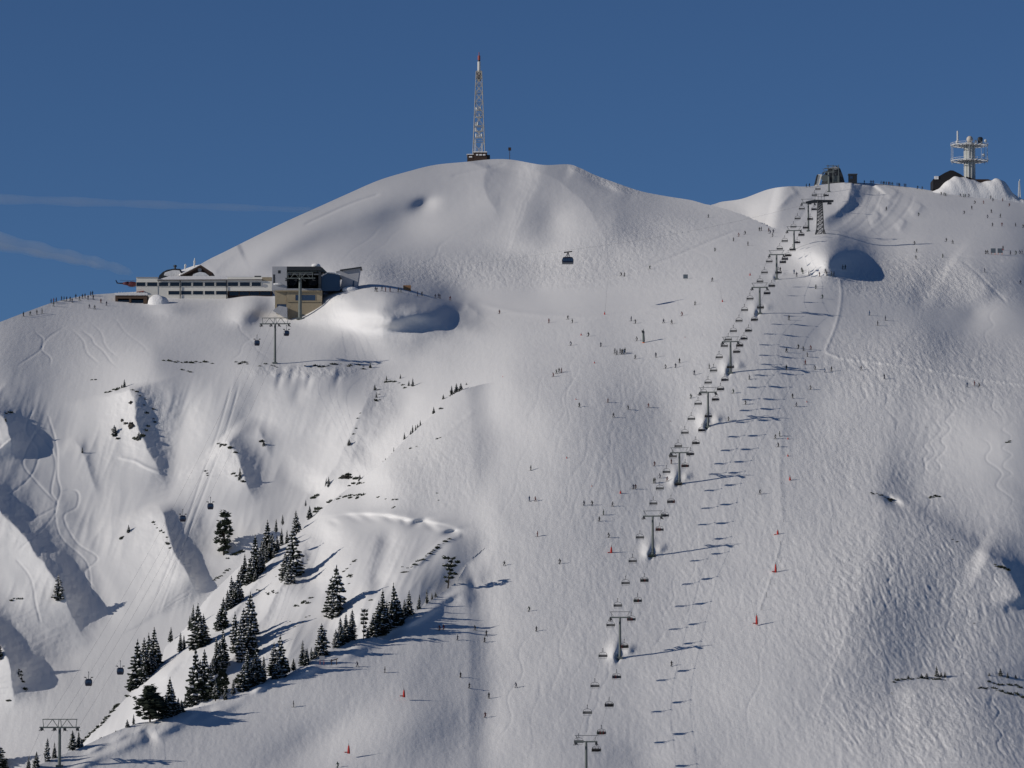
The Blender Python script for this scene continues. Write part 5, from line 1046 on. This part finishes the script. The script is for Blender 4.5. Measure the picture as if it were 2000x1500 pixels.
Y = depth(996, 318) - .5; t = wthing('signal_post', 'lone thin post with a small dark box right of the summit mast', 'post', PY(995.5, 319, Y)); wpart(MB().bar(PY(995.5, 321, Y), PY(995.5, 288, Y), .14, n=6), 'post', DBROWN, t); wpart(MB().box(PY(995.5, 291, Y), (1.5, .8, 1.6)), 'box', DBROWN, t)

# ====================================================================== upper right hill
def hill_station():
    Y = depth(1625, 362) - 1; t = wthing('hilltop_lift_station', 'dark chairlift top station with white side wall on the upper right hill', 'building', PY(1625, 358, Y))
    o = [(1606, 356), (1650, 356), (1646, 342), (1641, 329), (1634, 324.5), (1622, 327), (1612, 337)]; wpart(MB().slab([PY(u, v, Y + 3) for u, v in o], [PY(u, v, Y + 3) + Vector((0, 8, 0)) for u, v in o]), 'hall', DSTEEL, t)
    o = [(1592, 361), (1600, 360.5), (1606, 340.5), (1596.5, 340.5)]; wpart(MB().slab([PY(u, v, Y + 1) for u, v in o], [PY(u, v, Y + 1) + Vector((0, 7, 0)) for u, v in o]), 'side_wall', WHITE, t)
    o = [(1591, 361), (1594, 360.5), (1598, 341), (1596, 340.5)]; wpart(MB().slab([PY(u, v, Y + .7) for u, v in o], [PY(u, v, Y + .7) + Vector((0, 7, 0)) for u, v in o]), 'wall_edge', DSTEEL, t)
    m = MB(); 
    for v, a, b_ in ((324, 1614, 1636), (329, 1610, 1640), (334, 1610, 1634)): m.bar(PY(a, v, Y), PY(b_, v, Y), .18, n=5)
    for u in (1617, 1627, 1638): m.bar(PY(u, 322, Y), PY(u, 358, Y), .22, n=5)
    wpart(m, 'frame', GREENSTEEL, t)
    m = MB(); p = PY(1611, 348, Y + .5); m.v = []; m.lathe([(1.9, -.3), (1.9, .3)], 14); m.v = [tuple(Matrix.Rotation(R(80), 3, 'X') @ Vector(q) + p) for q in m.v]; wpart(m, 'bullwheel', GREENSTEEL, t)
    o = [(1618, 328), (1632, 325), (1640, 329), (1632, 331)]; wpart(MB().slab([PY(u, v, Y + 2) for u, v in o], [PY(u, v, Y + 2) + Vector((0, 6, 0)) for u, v in o]), 'canopy', CONC, t)
    m = MB(); m.pxbox(1608, 344, 1620, 354, Y + 1.5, 2); m.pxbox(1626, 343, 1640, 355, Y + 1.2, 2); wpart(m, 'gate_machinery', GREENSTEEL, t)
    t2 = wthing('control_hut', 'small dark box-shaped hut right of the hilltop lift station', 'hut', PY(1666, 358, Y)); wpart(MB().pxbox(1658, 340.5, 1674, 357, Y + 1, 4, drop=1), 'wall', DSTEEL, t2); wpart(MB().pxbox(1657, 339, 1675, 340.5, Y + .7, 4.6), 'roof', STEEL, t2); wpart(MB().pxbox(1660, 344, 1666, 349, Y + .94, .1), 'window', BGLASS, t2)
hill_station()
def trestle():
    Y = depth(1602, 460) - .5; s_ = Y / F_PX; t = wthing('lattice_pylon', 'big dark lattice pylon with a wide crossbeam beside the tenth lift pylon', 'lift pylon', PY(1602, 461, Y)); b = PY(1602, 462, Y)
    m = MB(); lattice(m, b, 70 * s_, 3.3, 2.0, 11, .13); wpart(m, 'lattice_legs', DSTEEL, t)
    m = MB(); 
    for sx in (-1, 1):
        for sy in (-1, 1): m.bar(b + Vector((sx * 2.6, sy * 2.6, -.6)), b + Vector((sx * 1.6, sy * 1.6, 3.2)), .16)
    wpart(m, 'splayed_feet', DSTEEL, t)
    m = MB(); m.slab([PY(1574, 397, Y - .8), PY(1628, 394, Y - .8), PY(1628, 390.5, Y - .8), PY(1590, 390, Y - .8), PY(1574, 393.5, Y - .8)], [p + Vector((0, 1.6, 0)) for p in [PY(1574, 397, Y - .8), PY(1628, 394, Y - .8), PY(1628, 390.5, Y - .8), PY(1590, 390, Y - .8), PY(1574, 393.5, Y - .8)]]); wpart(m, 'crossbeam', DSTEEL, t)
    m = MB(); 
    for u in (1592, 1598, 1604, 1610): m.bar(PY(u, 391, Y), PY(u, 378, Y), .09, n=4)
    m.bar(PY(1590, 384, Y), PY(1612, 384, Y), .09, n=4); m.bar(PY(1591, 379, Y), PY(1611, 379, Y), .09, n=4); wpart(m, 'head_frame', STEEL, t)
    for u in (1581, 1620): wpart(MB().box(PY(u, 397.5, Y), (1.8, 2.6, .6)), 'rope_saddle', DSTEEL, t)
trestle()
def car_ropes():
    a = PY(655, 530, depth(600, 622) + 2); c = PY(1109, 488.5, 1641); b = PY(1581, 397, depth(1602, 460) - .5)
    t = wthing('cable_car_rope', 'thin track rope of the cable car from the lift station to the lattice pylon', 'cable', a); pts = []
    for p, q in ((a, c), (c, b)):
        for k in range(16):
            s_ = k / 16; w_ = p.lerp(q, s_); w_.z -= 8 * s_ * (1 - s_); pts.append(w_)
    wpart(MB().path(pts + [b], .022, 4), 'rope_strand', DSTEEL, t)
car_ropes()
def telecom():
    Y = depth(1893, 386) + 16; s_ = Y / F_PX; base = PY(1894, 352, Y); t = wthing('telecom_tower', 'round frosted telecom tower with two ring platforms on the right skyline', 'tower', PY(1894, 356, Y)); z = lambda v: (352 - v) * s_
    wpart(MB().lathe([(10.5 * s_, z(358)), (10.2 * s_, z(284))], 20, base), 'shaft', mat('frosted_cladding', (.40, .42, .40), .7, var=.3, scale=.8), t, False)
    m = MB()
    for k in range(10): a = k * .63; m.box(base + Vector((10.9 * s_ * math.cos(a), 10.9 * s_ * math.sin(a), z(318))), (.5, .25, 68 * s_), a + 1.57)
    wpart(m, 'rime_ribs', FROST, t)
    for v, r, nm in ((283, 37, 'upper_platform'), (314, 37, 'lower_platform')):
        m = MB(); n = 20; c = base + Vector((0, 0, z(v)))
        for rr in (r * .98, r * .62):
            pts = [c + Vector((rr * s_ * math.cos(6.283 * k / n), rr * s_ * math.sin(6.283 * k / n), 0)) for k in range(n + 1)]; m.path(pts, .22 if rr > r * .8 else .16, 4)
        for k in range(n): a = 6.283 * k / n; m.bar(c + Vector((9 * s_ * math.cos(a), 9 * s_ * math.sin(a), -.6)), c + Vector((r * s_ * math.cos(a), r * s_ * math.sin(a), 0)), .16, n=4)
        pts = [c + Vector((r * s_ * math.cos(6.283 * k / n), r * s_ * math.sin(6.283 * k / n), 1.1)) for k in range(n + 1)]; m.path(pts, .08, 4)
        for k in range(n): m.bar(pts[k] - Vector((0, 0, 1.1)), pts[k], .1, n=4)
        m.lathe([(24 * s_, -.15), (24 * s_, .12)], n, c); wpart(m, nm, FROST, t)
    m = MB()
    for k, a in enumerate((3.14, 3.5, 2.7, .1, .5, -.4, 4.6, 5.3)): p = base + Vector((36 * s_ * math.cos(a), 36 * s_ * math.sin(a), 0)); m.bar(p + Vector((0, 0, z(318))), p + Vector((0, 0, z(280))), .13, .1, 4)
    wpart(m, 'platform_posts', FROST, t)
    wpart(MB().bar(base + Vector((-23 * s_, 0, z(284))), base + Vector((-23 * s_, 0, z(254))), .52, .42, 8), 'whip_antenna', FROST, t); wpart(MB().ball(base + Vector((0, -2, z(272))), 6.5 * s_, 6.5 * s_, 6.8 * s_, 16, 10), 'radome', mat('radome_white', (.50, .46, .42), .7), t, True)
    m = MB(); m.lathe([(4.5 * s_, 0), (5.5 * s_, 3.2), (3 * s_, 3.8)], 9, base + Vector((21 * s_, -1, z(281)))); wpart(m, 'dark_antenna', DSTEEL, t)
    m = MB(); m.lathe([(9.5 * s_, 0), (9.5 * s_, 1.8), (6 * s_, 2.2)], 14, base + Vector((0, 1, z(284)))); wpart(m, 'head_room', CONC, t)
    for x, v in ((31, 275), (27, 303), (-31, 283), (-25, 277), (12, 276)): wpart(MB().ball(base + Vector((x * s_, -2, z(v))), .8, .7, .9, 7, 5), 'rimed_antenna', FROST, t)
    h = wthing('dark_hut', 'black-walled building with curved roof half buried in snow beside the telecom tower', 'building', PY(1850, 366, Y - 10))
    o = [(1822.5, 369), (1886, 366), (1886, 347), (1876, 340), (1862, 333), (1856, 332.5), (1846, 337), (1834, 344), (1822.5, 350)]
    wpart(MB().slab([PY(u, v, Y - 12) for u, v in o], [PY(u, v, Y - 12) + Vector((0, 14, 0)) for u, v in o]), 'wall', mat('black_boards', (.016, .016, .02), .8), h)
    wpart(MB().pxbox(1825, 344, 1833, 350, Y - 12.3, 1), 'snow_patch', SNOW, h)
    o = [(1886, 349), (1906, 354), (1930, 358), (1952, 360), (1952, 357.5), (1930, 350), (1905, 350), (1888, 345)]; wpart(MB().slab([PY(u, v, Y - 9) for u, v in o], [PY(u, v, Y - 9) + Vector((0, 8, 0)) for u, v in o]), 'low_roof', DBROWN, h)
telecom()
def heap_px(out, back, label_kind, seed):
    """snow drift whose crest line is given in picture points, at distance Y, with a full rounded body"""
    Y0, pts = out; bm = bmesh.new(); rows = []; n = len(pts); bot = back
    for j in range(9):
        q = j / 8.0; row = []
        for (u, v) in pts:
            vb = np.interp(u, [p[0] for p in bot], [p[1] for p in bot]); a = q * math.pi * .5; vv = vb + (v - vb) * math.sin(a); yy = Y0 - 9 * math.cos(a)
            p = PY(u, vv, yy); p.z += .25 * math.sin(u * .31 + j) ; row.append(bm.verts.new(p))
        rows.append(row)
    row = []
    for (u, v) in pts: p = PY(u, v, Y0); row.append(bm.verts.new(p + Vector((0, 12, -4))))
    rows.append(row)
    for a, b in zip(rows[:-1], rows[1:]):
        for k in range(n - 1): f = bm.faces.new((a[k], a[k + 1], b[k + 1], b[k])); f.smooth = True
    bmesh.ops.recalc_face_normals(bm, faces=bm.faces); me = bpy.data.meshes.new('snow_drift'); bm.to_mesh(me); bm.free(); me.materials.append(SNOW); o = bpy.data.objects.new('snow_drift', me); COL.objects.link(o); o['kind'] = 'structure'
YD = depth(1893, 386)
cr = smooth_line([(1818, 376), (1832, 369), (1850, 353), (1862, 346), (1872, 345), (1884, 347), (1900, 351), (1915, 356), (1935, 352), (1945, 349), (1958, 352), (1968, 362), (1978, 376), (1990, 386), (2010, 392), (2040, 404)], 5)
heap_px((YD + 3, [tuple(p) for p in cr]), [(1800, 380), (1850, 386), (1900, 388), (1960, 393), (2000, 398), (2060, 412)], 0, 1)
Y = depth(1992, 397) + 4; t = wthing('frosted_lattice_mast', 'small frosted lattice mast at the right edge of the skyline', 'mast', PY(1991, 384, Y)); m = MB(); lattice(m, PY(1991, 386, Y), 33 * Y / F_PX, 1.2, .4, 8, .1); m.bar(PY(1991, 362, Y), PY(1992, 350, Y), .2); wpart(m, 'lattice', FROST, t)

# ====================================================================== signs and small furniture
def sign(u, v, wpx, hpx, leg, panel, legm, label, n=1, gap=0):
    Y = depth(u, v) - .1; t = wthing('notice_board', label, 'sign', PY(u, v, Y)); 
    for k in range(n):
        a = u - (n * wpx + (n - 1) * gap) / 2 + k * (wpx + gap); wpart(MB().pxbox(a, v - leg - hpx, a + wpx, v - leg, Y, .25), 'board', panel, t)
        for q in (a + wpx * .12, a + wpx * .88): wpart(MB().bar(PY(q, v + 2, Y + .1), PY(q, v - leg - hpx * .5, Y + .1), .09, n=5), 'leg', legm, t)
GREYP = mat('grey_board', (.13, .16, .19), .6, var=.15, scale=3)
sign(1339, 552, 9, 8, 8, GREYP, WHITE, 'blue-grey notice board on two pale legs left of the chairlift line')
sign(1940, 503, 9.5, 9, 9, GREYP, ORANGE, 'left grey board on orange legs near the right edge'); sign(1953.5, 503, 10, 9, 9, GREYP, ORANGE, 'right grey board on orange legs near the right edge')
sign(629, 1296, 10, 8, 7, CONC, MRED, 'round-topped piste sign on a reddish post by the trees'); sign(795, 571, 15, 13, 1, mat('orange_brown_board', (.32, .17, .08), .7, var=.2), BROWN, 'brown wooden board standing on the snow right of the station')
Y = depth(653, 1298) - .1; t = wthing('wooden_rail', 'short slanting wooden rail on posts at the piste edge', 'barrier', PY(653, 1298, Y)); wpart(MB().bar(PY(645, 1291.5, Y), PY(660, 1286, Y), .16, n=5), 'rail', DBROWN, t)
for u in (647.5, 657.5): wpart(MB().bar(PY(u, 1299, Y), PY(u, 1287, Y), .12, n=5), 'post', DBROWN, t)
def pad(u, v, h, label, lance=0, lean=0, colr=RED, wd=1.0, kind='padded_post'):
    Y = depth(u, v) - .1; s_ = Y / F_PX; c = PY(u, v, Y); t = wthing(kind, label, 'padded post' if not lance else 'snow lance', c)
    H = h * s_; r = .32 * wd; wpart(MB().lathe([(r * 1.25, -.3), (r * 1.2, H * .12), (r, H * .55), (r * .55, H)], 8, c), 'pad', colr, t)
    wpart(MB().box(c + Vector((-.75 * wd, -.2, .12)), (.9 * wd, .4, .3), .25), 'base_mat', colr, t)
    wpart(MB().bar(c, c + Vector((0, 0, H * 1.25)), .07, n=5), 'post', DSTEEL, t)
    if lance: wpart(MB().bar(c + Vector((0, 0, .4)), c + Vector((lean * s_, .5, lance * s_)), .045, .03, 4), 'lance_tube', STEEL, t)
for a in [(1135, 661, 9, 'red padded post at upper left of the skiers by the fan gun mast'), (1161, 717, 10, 'red padded post below the skiers waiting under the fan gun mast'), (1338, 668, 9, 'red padded post right of the fan gun mast'), (1340, 760, 9, 'red padded post on the piste left of the fifth chairlift pylon'), (1125, 789, 10, 'red padded post with a skier beside it, far left of the fifth pylon'),
          (1107, 902, 9, 'pinkish red padded post in the left part of the mid piste'), (1539, 866, 11, 'upper red padded post right of the chair shadows'), (1539, 898, 10, 'lower red padded post right of the chair shadows'), (1212, 968, 9, 'dark red padded post left of the fourth pylon', 22, -1), (1682, 572, 8, 'red padded post alone on the rough slope right of the groomed piste'),
          (1644, 541, 9, 'dark padded post at the corner of the groomed piste by the mound'), (1880, 503, 6, 'small red padded post left of the grey boards'), (1959, 494, 8, 'red padded post just right of the grey boards'), (1309, 832, 9, 'dark post left of the fifth chairlift pylon'), (1553, 792, 8, 'small dark red post left of the slanting red one'),
          (1181, 621, 11, 'red snow lance on the path left of the notice board', 74, 6), (1411, 597, 11, 'red snow lance left of the seventh chairlift pylon', 34, -4), (1194, 1080, 12, 'red snow lance left of the third chairlift pylon', 24, 2), (1478, 1218, 16, 'red snow lance near the lower end of the boundary line', 46, -11), (789, 1360, 12, 'red snow lance in the lower left of the piste', 32, -3), (681, 1470, 14, 'red snow lance at the very bottom left of the piste', 26, 0),
          (1543, 943, 12, 'wide red padded post with a light mat at the boundary line'), (1515, 1117, 15, 'red snow lance on the boundary line, level with the cornice', 30, 14), (1519, 1045, 9, 'red padded post at the boundary line above the tall lance'), (1576, 796, 12, 'slanting red padded post at the right piste edge'), (1465, 544, 10, 'red padded post just left of the eighth chairlift pylon'), (1993, 562, 6, 'small orange marker at the right edge')]:
    pad(*a[:4], *(a[4:] if len(a) > 4 else ()), kind='snow_lance' if len(a) > 4 else 'padded_post')
pad(1156, 955, 6, 'small orange padded marker on the piste left of the fourth pylon', colr=ORANGE, kind='piste_marker')
def banner(u, v, w_, h, m1, label, name='safety_net'):
    Y = depth(u, v) - .1; t = wthing(name, label, 'safety net', PY(u, v, Y)); f = [(u - w_ / 2, v + 2), (u + w_ / 2, v - 1), (u + w_ / 2, v - h), (u - w_ / 2, v - h * .7)]
    wpart(MB().slab([PY(*p, Y) for p in f], [PY(*p, Y) + Vector((0, .12, 0)) for p in f]), 'netting', m1, t)
    for q in (u - w_ / 2, u, u + w_ / 2): wpart(MB().bar(PY(q, v + 3, Y + .1), PY(q, v - h * 1.15, Y + .1), .08, n=5), 'stake', RED, t)
banner(990, 741, 16, 6, mat('orange_net', (.55, .16, .08), .8), 'orange net with stakes right of the small trees above the piste'); banner(1588, 746, 12, 6, mat('pink_banner', (.40, .16, .16), .8), 'faded pink banner with red stake right of the lift shadows')
def fan_gun():
    Y = depth(1257, 677); s_ = Y / F_PX; c = PY(1257, 677, Y); t = wthing('fan_gun_mast', 'dark snow-making mast with orange padded foot left of the chairlift', 'snow gun', c)
    wpart(MB().lathe([(1.15, -.3), (1.2, .7), (.75, 1.5), (.5, 1.6)], 10, c), 'orange_pad', ORANGE, t); wpart(MB().bar(c, c + Vector((0, 0, 22 * s_)), .34, .30, 8), 'pole', GREENSTEEL, t)
    wpart(MB().bar(c + Vector((0, 0, 10 * s_)), c + Vector((-.1, 0, 27 * s_)), .55, .42, 9), 'shroud', GREENSTEEL, t)
    m = MB(); m.bar(c + Vector((-.2, -.6, 29 * s_)), c + Vector((0, .7, 28 * s_)), .55, .45, 12); m.bar(c + Vector((0, 0, 26 * s_)), c + Vector((0, 0, 35 * s_)), .1); m.box(c + Vector((-.5, 0, 31 * s_)), (.5, .3, .4)); wpart(m, 'fan_barrel', DSTEEL, t)
fan_gun()
pad(1248, 674, 6, 'small orange mat left of the fan gun mast', colr=ORANGE, kind='piste_marker')
# narrow boundary poles down the right side of the groomed piste
for k, (u, v) in enumerate([(1524, 878), (1524, 902), (1525, 926), (1526, 950), (1528, 975), (1529, 1000), (1530, 1022), (1524, 1065), (1518, 1090), (1504, 1140), (1497, 1165), (1488, 1190)]):
    Y = depth(u, v); o = MB().bar((0, 0, -.3), (0, 0, 1.5), .05, n=5).build('boundary_pole', DSTEEL); o.location = PY(u, v, Y); o['label'] = f'thin dark boundary pole right of the piste, {NTH[k]} from the top'; o['category'] = 'pole'; o['group'] = 'boundary poles right of the piste'

# ====================================================================== skiers
SK = [(1072, 631), (1109, 624), (1118, 631), (1149, 657), (1233, 627), (1241, 632), (1296, 631), (1312, 633), (1357, 596), (1332, 617), (1115, 675), (1173, 677), (1244, 666), (1201, 690), (1205, 693), (1211, 690), (1216, 691), (1221, 689), (1219, 692), (1240, 701), (1281, 698), (1327, 709), (1319, 718), (1385, 720), (1356, 732),
      (1081, 736), (1087, 730), (1097, 728), (1187, 786), (1131, 795), (1227, 800), (1198, 815), (1267, 796), (1349, 778), (1463, 741), (1432, 768), (1456, 790), (1423, 822), (1536, 688), (1559, 681), (1536, 722), (1541, 625), (1514, 857), (1523, 852), (1520, 873), (1289, 934), (1276, 944), (1279, 943), (1303, 940), (1311, 906), (1278, 910), (1237, 955), (1241, 955), (1484, 965),
      (1140, 987), (1156, 987), (1179, 1006), (1170, 1018), (1196, 989), (1189, 1050), (1033, 1194), (1047, 1233), (1008, 1343), (1311, 1301), (1396, 491), (1432, 471), (1443, 462), (1455, 458), (1383, 425), (1483, 451.5), (1487, 451), (1501, 452), (1504, 456), (1510, 455), (1509, 463), (1461, 480), (1391, 550), (1524, 530), (1551, 535), (1556, 540), (1566, 531), (1568, 535), (1580, 538), (1601, 540), (1612, 533), (1615, 538), (1624, 539), (1629, 539), (1646, 526), (1651, 526), (1593, 564), (1606, 583), (1731, 411),
      (1794, 422), (1883, 418), (1898, 409), (1936, 416), (1929, 426), (1938, 442), (1957, 442), (1983, 442), (1998, 445), (1848, 472), (1861, 476), (1786, 478), (1790, 493), (1789, 506), (1841, 503), (1925, 496), (1929, 496), (1973, 497), (1984, 497), (1992, 496), (1996, 496), (1959, 488), (1923, 532), (1993, 555), (1698, 616), (1714, 636), (1729, 626), (1889, 756), (1903, 753), (1912, 756), (1727, 740),
      (1792, 369), (1801, 370), (1838, 381), (1844, 382), (1847, 383), (1876, 384), (1882, 385), (1885, 385), (1892, 384), (1904, 398), (1921, 398), (1939, 393), (1935, 388), (1971, 403), (1958, 393), (1954, 425),
      (858, 1231), (866, 1230), (928, 1231), (893, 1250), (950, 1242), (946, 1254), (698, 1302), (752, 1314), (899, 1323), (916, 1344), (955, 1364), (573, 1381), (947, 1401), (985, 1105), (1093, 1101), (1050, 1048), (1034, 979), (1046, 979), (1037, 919), (659, 1499), (988, 1150) if False else (1092, 727),
      (975, 613), (815, 578), (824, 578), (850, 583), (856, 582), (859, 583), (879, 587), (733, 569), (746, 568), (753, 570), (762, 570), (736, 570), (778, 571), (783, 571),
      (110, 590), (100, 587), (105, 588), (120, 587), (125, 588), (130, 588), (137, 588), (141, 591), (148, 583), (155, 587), (161, 583), (166, 582), (172, 585), (177, 578), (181, 577), (182, 585), (197, 592), (208, 597), (185, 604), (175, 602), (105, 598), (46, 618), (59, 616), (72, 614), (82, 612),
      (1569, 685), (1584, 683), (1577, 697), (1573, 712), (1611, 727), (1624, 725), (1592, 722), (1583, 761), (1548, 778), (1555, 794), (1682, 723), (1300, 720), (1219, 540), (1213, 539), (1269, 526), (1320, 500) if False else (1214, 692)]
SKY = [(1700, 359), (1703, 359), (1706, 359), (1721, 360), (1725, 360), (1727, 360), (1731, 360), (1735, 361), (1737, 361), (1740, 361), (1743, 362), (1752, 363), (1755, 363), (1757, 363), (1766, 365), (1769, 365), (1575, 366), (1581, 365), (1688, 359)]
PM = [('the fan gun mast', 1257, 660), ('the lowest pylon', 1145, 1480), ('the second-lowest pylon', 1211, 1260), ('the third pylon', 1275, 1060), ('the fourth pylon', 1327, 920), ('the fifth pylon', 1383, 810), ('the sixth pylon', 1427, 710), ('the seventh pylon', 1484, 590), ('the eighth pylon', 1517, 530), ('the ninth pylon', 1551, 470), ('the lattice pylon', 1602, 430),
      ('the hilltop lift station', 1625, 345), ('the telecom tower', 1893, 350), ('the grey boards', 1946, 490), ('the notice board', 1339, 545), ('the brown garage', 250, 585), ('the left skyline', 100, 588), ('the wooden rail', 653, 1290), ('the cable car', 1109, 500), ('the orange net', 990, 740), ('the brown wooden board', 795, 565), ('the pink banner', 1588, 745), ('the cornice', 905, 1030),
      ('the corner of the groomed piste', 1644, 541), ('the lone lower left lance', 789, 1355), ('the snow berm on the right', 1850, 735), ('the shaded mound', 1700, 500), ('the lower piste edge trees', 850, 1165), ('the slanting red post', 1576, 790), ('the wide red post', 1543, 940), ('the red post left of the fifth pylon', 1340, 755), ('the pink padded post', 1107, 898), ('the upper left red post', 1135, 655)]
rs = random.Random(5); spec = []
for k, (u, v) in enumerate(SK + SKY):
    j = rs.choice(['black', 'navy', 'grey', 'black', 'darkred', 'green', 'navy', 'black', 'blue' if k % 3 == 0 else 'grey']); stand = k >= len(SK) or v < 600 and u < 900 or (1200 < u < 1222 and 680 < v < 700)
    pose = rs.choice(['stand', 'walk']) if stand else rs.choice(['plough', 'turn', 'stand', 'turn']); cw = dict(black='black-clad', navy='navy-clad', grey='grey-clad', darkred='dark red-clad', green='dark green-clad', blue='blue-jacketed')[j]
    spec.append((j, pose, f"{cw} {'person standing' if pose == 'stand' else 'person walking' if pose == 'walk' else 'skier'}", u, v))
pl = rank_labels([(a[2], a[3], a[4]) for a in spec], PM)
for (j, pose, ds, u, v), lb in zip(spec, pl):
    vs_ = float(np.interp(u, GRID['us'], GRID['vs'])); v2 = max(v, vs_ + .6); d = depth(u, v2); sc = 1.05 if v > 700 else 1.1
    person(W(u, v2, d) + Vector((0, -.05, -.03)), rs.uniform(-1.2, 1.2) if pose != 'stand' else rs.uniform(-3, 3), pose, j, rs.choice(['black', 'black', 'grey', 'navy']), lb, 'skiers on the slopes', sc)

# ====================================================================== faint contrails
def contrail(pts, d, r0, r1, dens, label):
    m = MB(); n = 12; rings = []
    Pm = smooth_line(pts, 6); P3 = [W(u, v, d) for u, v in Pm]
    for i, p in enumerate(P3):
        t = i / (len(P3) - 1); r = (r0 + (r1 - r0) * t) * (1 + .18 * math.sin(i * 1.7)) * (1 if 0 < i < len(P3) - 1 else .05)
        rings.append([(p.x, p.y + r * 3 * math.cos(6.283 * k / n), p.z + r * math.sin(6.283 * k / n)) for k in range(n)])
    m.v = [q for r_ in rings for q in r_]; m.f = [(i * n + k, i * n + (k + 1) % n, (i + 1) * n + (k + 1) % n, (i + 1) * n + k) for i in range(len(rings) - 1) for k in range(n)] + [tuple(range(n))[::-1], tuple(range(len(m.v) - n, len(m.v)))]; m.m = [0] * len(m.f)
    mt = bpy.data.materials.new('ice_cloud'); mt.use_nodes = True; nn = mt.node_tree; nn.nodes.remove(nn.nodes['Principled BSDF']); vol = nn.nodes.new('ShaderNodeVolumePrincipled'); vol.inputs['Density'].default_value = dens; vol.inputs['Color'].default_value = (.95, .95, .95, 1); vol.inputs['Anisotropy'].default_value = .2
    nn.links.new(vol.outputs[0], nn.nodes['Material Output'].inputs['Volume']); o = m.build('contrail', mt); o['kind'] = 'structure'
D0 = 18000
contrail([(-420, 380), (-100, 386), (150, 394), (400, 403), (640, 412)], D0, 26, 12, .0015, '')
contrail([(-420, 405), (-200, 430), (0, 470), (120, 498), (200, 516), (262, 534)], D0, 46, 20, .0015, '')
contrail([(-420, 425), (-200, 448), (0, 482), (100, 500), (200, 520)], D0 + 600, 26, 14, .0015, '')
